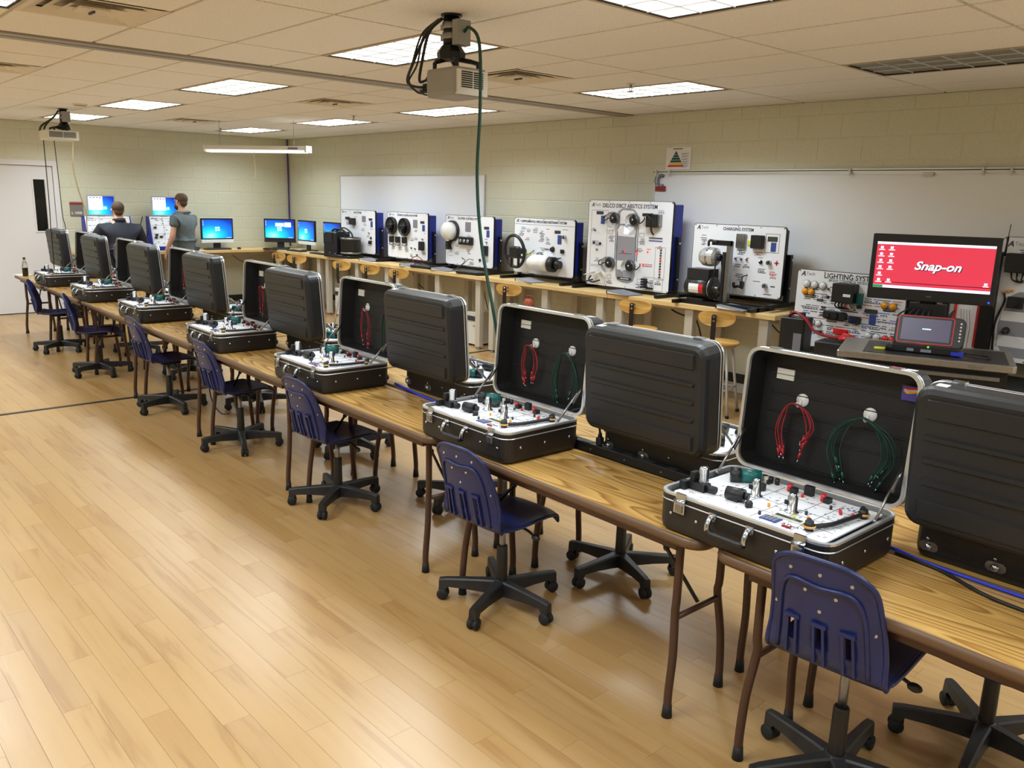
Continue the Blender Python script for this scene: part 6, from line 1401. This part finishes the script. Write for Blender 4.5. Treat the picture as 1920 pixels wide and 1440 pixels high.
# ------------------------------------------------------------------ the two men
def skin(name, V, E, m, parent, lv=2):
    me = bpy.data.meshes.new(name); me.from_pydata([v[:3] for v in V], E, []); o = link(name + '_tmp', me)
    o.modifiers.new('s', 'SKIN'); sd = o.modifiers.new('d', 'SUBSURF'); sd.levels = lv
    for i, d in enumerate(me.skin_vertices[0].data):
        r = V[i][3]; d.radius = r if isinstance(r, tuple) else (r, r); d.use_root = (i == 0)
    dg = bpy.context.evaluated_depsgraph_get(); ev = o.evaluated_get(dg)
    out = bpy.data.meshes.new_from_object(ev); out.name = name
    bpy.data.objects.remove(o); bpy.data.meshes.remove(me)
    out.materials.clear(); out.materials.append(m)
    for p in out.polygons: p.use_smooth = True
    return link(name, out, parent)
def hand(V, E, wi, d, side, thumb):
    """palm, four unequal curled fingers and a thumb on the palm's side"""
    w_ = Vector(V[wi][:3]); d = Vector(d).normalized(); s_ = Vector(side).normalized(); n = d.cross(s_)
    def pt(p, r, par): V.append((*p, r)); E.append((par, len(V) - 1)); return len(V) - 1
    pm = pt(w_ + d * .055, (.034, .018), wi)
    for k, ln in enumerate((.068, .078, .072, .056)):
        b = w_ + d * .085 + s_ * (.027 - .018 * k); i1 = pt(b, .0095, pm)
        i2 = pt(b + d * ln * .5 + n * .008, .0085, i1); pt(b + d * ln * .85 + n * .03, .0075, i2)
    tb_ = pt(w_ + d * .03 + s_ * .03 * 1.0, .011, wi); t2_ = pt(w_ + d * .06 + s_ * .052 + n * .01, .0095, tb_); pt(w_ + d * .085 + s_ * .05 + n * .025, .008, t2_)
def man(label, loc, yaw, P, hair_m, has_beard, shirt, sleeve, wide):
    t = thing('person', label, 'person', loc, yaw)
    Vb, Eb, ix = [], [], {}
    def add(k, par=None, dr=0.0, V=Vb, E=Eb, idx=ix):
        x, y, z, r = P[k]; V.append((x, y, z, (r if not isinstance(r, tuple) else r[0]) + dr)); idx[k] = len(V) - 1
        if par is not None: E.append((idx[par], idx[k]))
    add('pelvis', None, -.02); add('belly', 'pelvis', -.03); add('chest', 'belly', -.03); add('upper', 'chest', -.045); add('neck', 'upper'); add('jaw', 'neck'); add('skull', 'jaw'); add('crown', 'skull')
    for s in 'LR':
        add('shoulder' + s, 'upper', -.02); add('elbow' + s, 'shoulder' + s); add('wrist' + s, 'elbow' + s)
        sg = -1 if s == 'L' else 1
        hand(Vb, Eb, ix['wrist' + s], P['hand' + s], (-sg * .5, .8, .2) if not wide else (-sg, 0, .1), sg)
        add('hip' + s, 'pelvis'); add('knee' + s, 'hip' + s); add('ankle' + s, 'knee' + s); add('toe' + s, 'ankle' + s)
    skin('body', Vb, Eb, M['skin'], t, 2)
    V, E, idx = [], [], {}
    a = lambda k, par=None, dr=.016: add(k, par, dr, V, E, idx)
    a('pelvis', None, .022); a('belly', 'pelvis', .022); a('chest', 'belly', .02); a('upper', 'chest', .02)
    n0 = P['neck']; V.append((n0[0], n0[1] - .012, n0[2] - .05, n0[3] + .03)); E.append((idx['upper'], len(V) - 1)); V.append((n0[0], n0[1] - .008, n0[2] - .005, n0[3] + .022)); E.append((len(V) - 2, len(V) - 1))
    for s in 'LR':
        a('shoulder' + s, 'upper', .014); q0, q1 = Vector(P['shoulder' + s][:3]), Vector(P['elbow' + s][:3])
        if sleeve < 1:
            m_ = q0.lerp(q1, sleeve * .5); V.append((*m_, P['elbow' + s][3] + .034)); E.append((idx['shoulder' + s], len(V) - 1)); m_ = q0.lerp(q1, sleeve); V.append((*m_, P['elbow' + s][3] + .026)); E.append((len(V) - 2, len(V) - 1))
        else: a('elbow' + s, 'shoulder' + s, .022); q2 = Vector(P['wrist' + s][:3]); m_ = q1.lerp(q2, .93); V.append((*m_, P['wrist' + s][3] + .018)); E.append((idx['elbow' + s], len(V) - 1))
    pz = P['pelvis']; V.append((pz[0], pz[1], pz[2] - .10, pz[3] + .02)); E.append((0, len(V) - 1))
    skin('shirt', V, E, shirt, t, 2)
    V, E, idx = [], [], {}
    a('pelvis', None, .012)
    for s in 'LR': a('hip' + s, 'pelvis', .016); a('knee' + s, 'hip' + s, .02); a('ankle' + s, 'knee' + s, .022)
    skin('trousers', V, E, M['trousers'], t, 2)
    for s in 'LR':
        A_, B_ = Vector(P['ankle' + s][:3]), Vector(P['toe' + s][:3]); e = MB(); e.tube([A_ + Vector((0, -.05, -.045)), A_ + Vector((0, .02, -.04)), B_, B_ + Vector((0, .05, -.008))], [.042, .046, .046, .03], M['shoe'], 8); e.build('shoe', t)
    K = Vector(P['skull'][:3]); hr = MAT[hair_m]
    e = MB(); e.ball(K + Vector((0, -.014, .032)), .098, hr, (.86, 1.02, .86), n=16); e.ball(K + Vector((0, -.05, -.025)), .062, hr, (1.05, .8, 1.1), n=12); e.build('hair', t)
    e = MB()
    for s in (-1, 1): e.ball(K + Vector((s * .082, -.002, -.012)), .03, M['skin'], (.35, .65, 1.1), n=8)
    e.build('ear', t)
    e = MB(); e.loft([[K + Vector((x, .078, z)) for x, z in ((-.008, .012), (.008, .012), (.006, .02))], [K + Vector((x, .112, z)) for x, z in ((-.014, -.03), (.014, -.03), (0, -.018))]], M['skin'], smooth=True); e.build('nose', t)
    for s in (-1, 1):
        e = MB(); e.ball(K + Vector((s * .032, .078, .006)), .012, M['eye_white'], n=8); e.ball(K + Vector((s * .032, .087, .006)), .006, M['beard'], n=6); e.build('eye', t)
        e = MB(); e.tube([K + Vector((s * .018, .086, .028)), K + Vector((s * .048, .076, .028))], .005, hr, 5); e.build('eyebrow', t)
    e = MB(); e.tube([K + Vector((-.024, .083, -.056)), K + Vector((0, .094, -.054)), K + Vector((.024, .083, -.056))], .006, M['sign_red'], 6); e.build('mouth', t)
    if has_beard:
        e = MB(); J = Vector(P['jaw'][:3]); e.ball(J + Vector((0, .024, -.022)), .07, M['beard'], (.98, .92, .72), n=14); e.build('beard', t)
    if shirt is M['shirt_navy']:
        e = MB(); N_ = Vector(P['neck'][:3]); e.lathe([(.092, -.035), (.086, .012), (.078, .012), (.08, -.035)], shirt, N_ + Vector((0, -.01, -.012)), (0, .25, 1), n=18); e.build('collar', t)
    return t
P1 = dict(pelvis=(0, 0, .96, .125), belly=(0, .01, 1.10, .13), chest=(0, .0, 1.27, .145), upper=(0, -.015, 1.42, .10), neck=(0, 0, 1.545, .055), jaw=(0, .034, 1.612, .062), skull=(0, .016, 1.685, .084), crown=(0, .004, 1.738, .064),
          shoulderL=(-.185, -.02, 1.43, .062), elbowL=(-.235, .0, 1.16, .043), wristL=(-.225, .13, .95, .029), handL=(.02, .45, -1), shoulderR=(.185, -.02, 1.43, .062), elbowR=(.24, .02, 1.16, .043), wristR=(.20, .20, .99, .029), handR=(-.1, .8, -.4),
          hipL=(-.10, 0, .89, .095), kneeL=(-.11, .02, .49, .062), ankleL=(-.115, -.03, .085, .042), toeL=(-.125, .10, .045, .036), hipR=(.10, 0, .89, .095), kneeR=(.11, .02, .49, .062), ankleR=(.115, -.03, .085, .042), toeR=(.125, .10, .045, .036))
man('standing bearded man in a grey T-shirt looking at the second console', (-12.78, 4.86, 0), math.radians(118), P1, 'hair_brown', True, M['shirt_grey'], .52, False)
P2 = dict(pelvis=(0, 0, .80, .165), belly=(0, .05, .97, .185), chest=(0, .06, 1.15, .185), upper=(0, .06, 1.30, .13), neck=(0, .07, 1.415, .07), jaw=(0, .10, 1.475, .068), skull=(0, .085, 1.55, .088), crown=(0, .07, 1.60, .066),
          shoulderL=(-.235, .05, 1.28, .085), elbowL=(-.35, .17, 1.06, .058), wristL=(-.22, .42, .985, .034), handL=(.25, 1, -.2), shoulderR=(.235, .05, 1.28, .085), elbowR=(.35, .17, 1.06, .058), wristR=(.22, .42, .985, .034), handR=(-.25, 1, -.2),
          hipL=(-.12, .04, .77, .115), kneeL=(-.17, .44, .73, .075), ankleL=(-.16, .40, .34, .048), toeL=(-.165, .52, .29, .038), hipR=(.12, .04, .77, .115), kneeR=(.17, .44, .73, .075), ankleR=(.16, .40, .34, .048), toeR=(.165, .52, .29, .038))
man('seated broad man in a navy shirt with his back to the camera', (-12.60, 3.91, 0), PI / 2, P2, 'hair_brown', False, M['shirt_navy'], 1, True)
t = thing('drafting_chair', 'tall grey backed chair under the seated man', 'chair', (-12.58, 3.91, 0), PI / 2)
e = MB(); e.plate(0, .03, .44, .42, .08, .60, .66, M['seat_grey'], .02, n=4); e.build('seat', t)
e = MB(); e.plate(0, .98, .40, .24, .05, -.27, -.225, M['seat_grey'], .015, axis='y', n=4); e.build('backrest', t)
e = MB(); e.tube(cr([(0, -.02, .60), (0, -.22, .60), (0, -.29, .72), (0, -.27, .95)], 5), .02, M['black_steel'], 6); e.build('back_bar', t)
e = MB(); e.cyl((0, 0, .10), (0, 0, .61), .025, M['black_steel']); e.build('column', t)
e = MB(); e.tube([(.2 * math.cos(a), .2 * math.sin(a), .26) for a in [2 * PI * k / 24 for k in range(24)]], .01, M['steel'], 6, closed=True); e.tube([(-.2, 0, .26), (.2, 0, .26)], .008, M['steel'], 6); e.build('foot_ring', t)
base_on(t, 20)
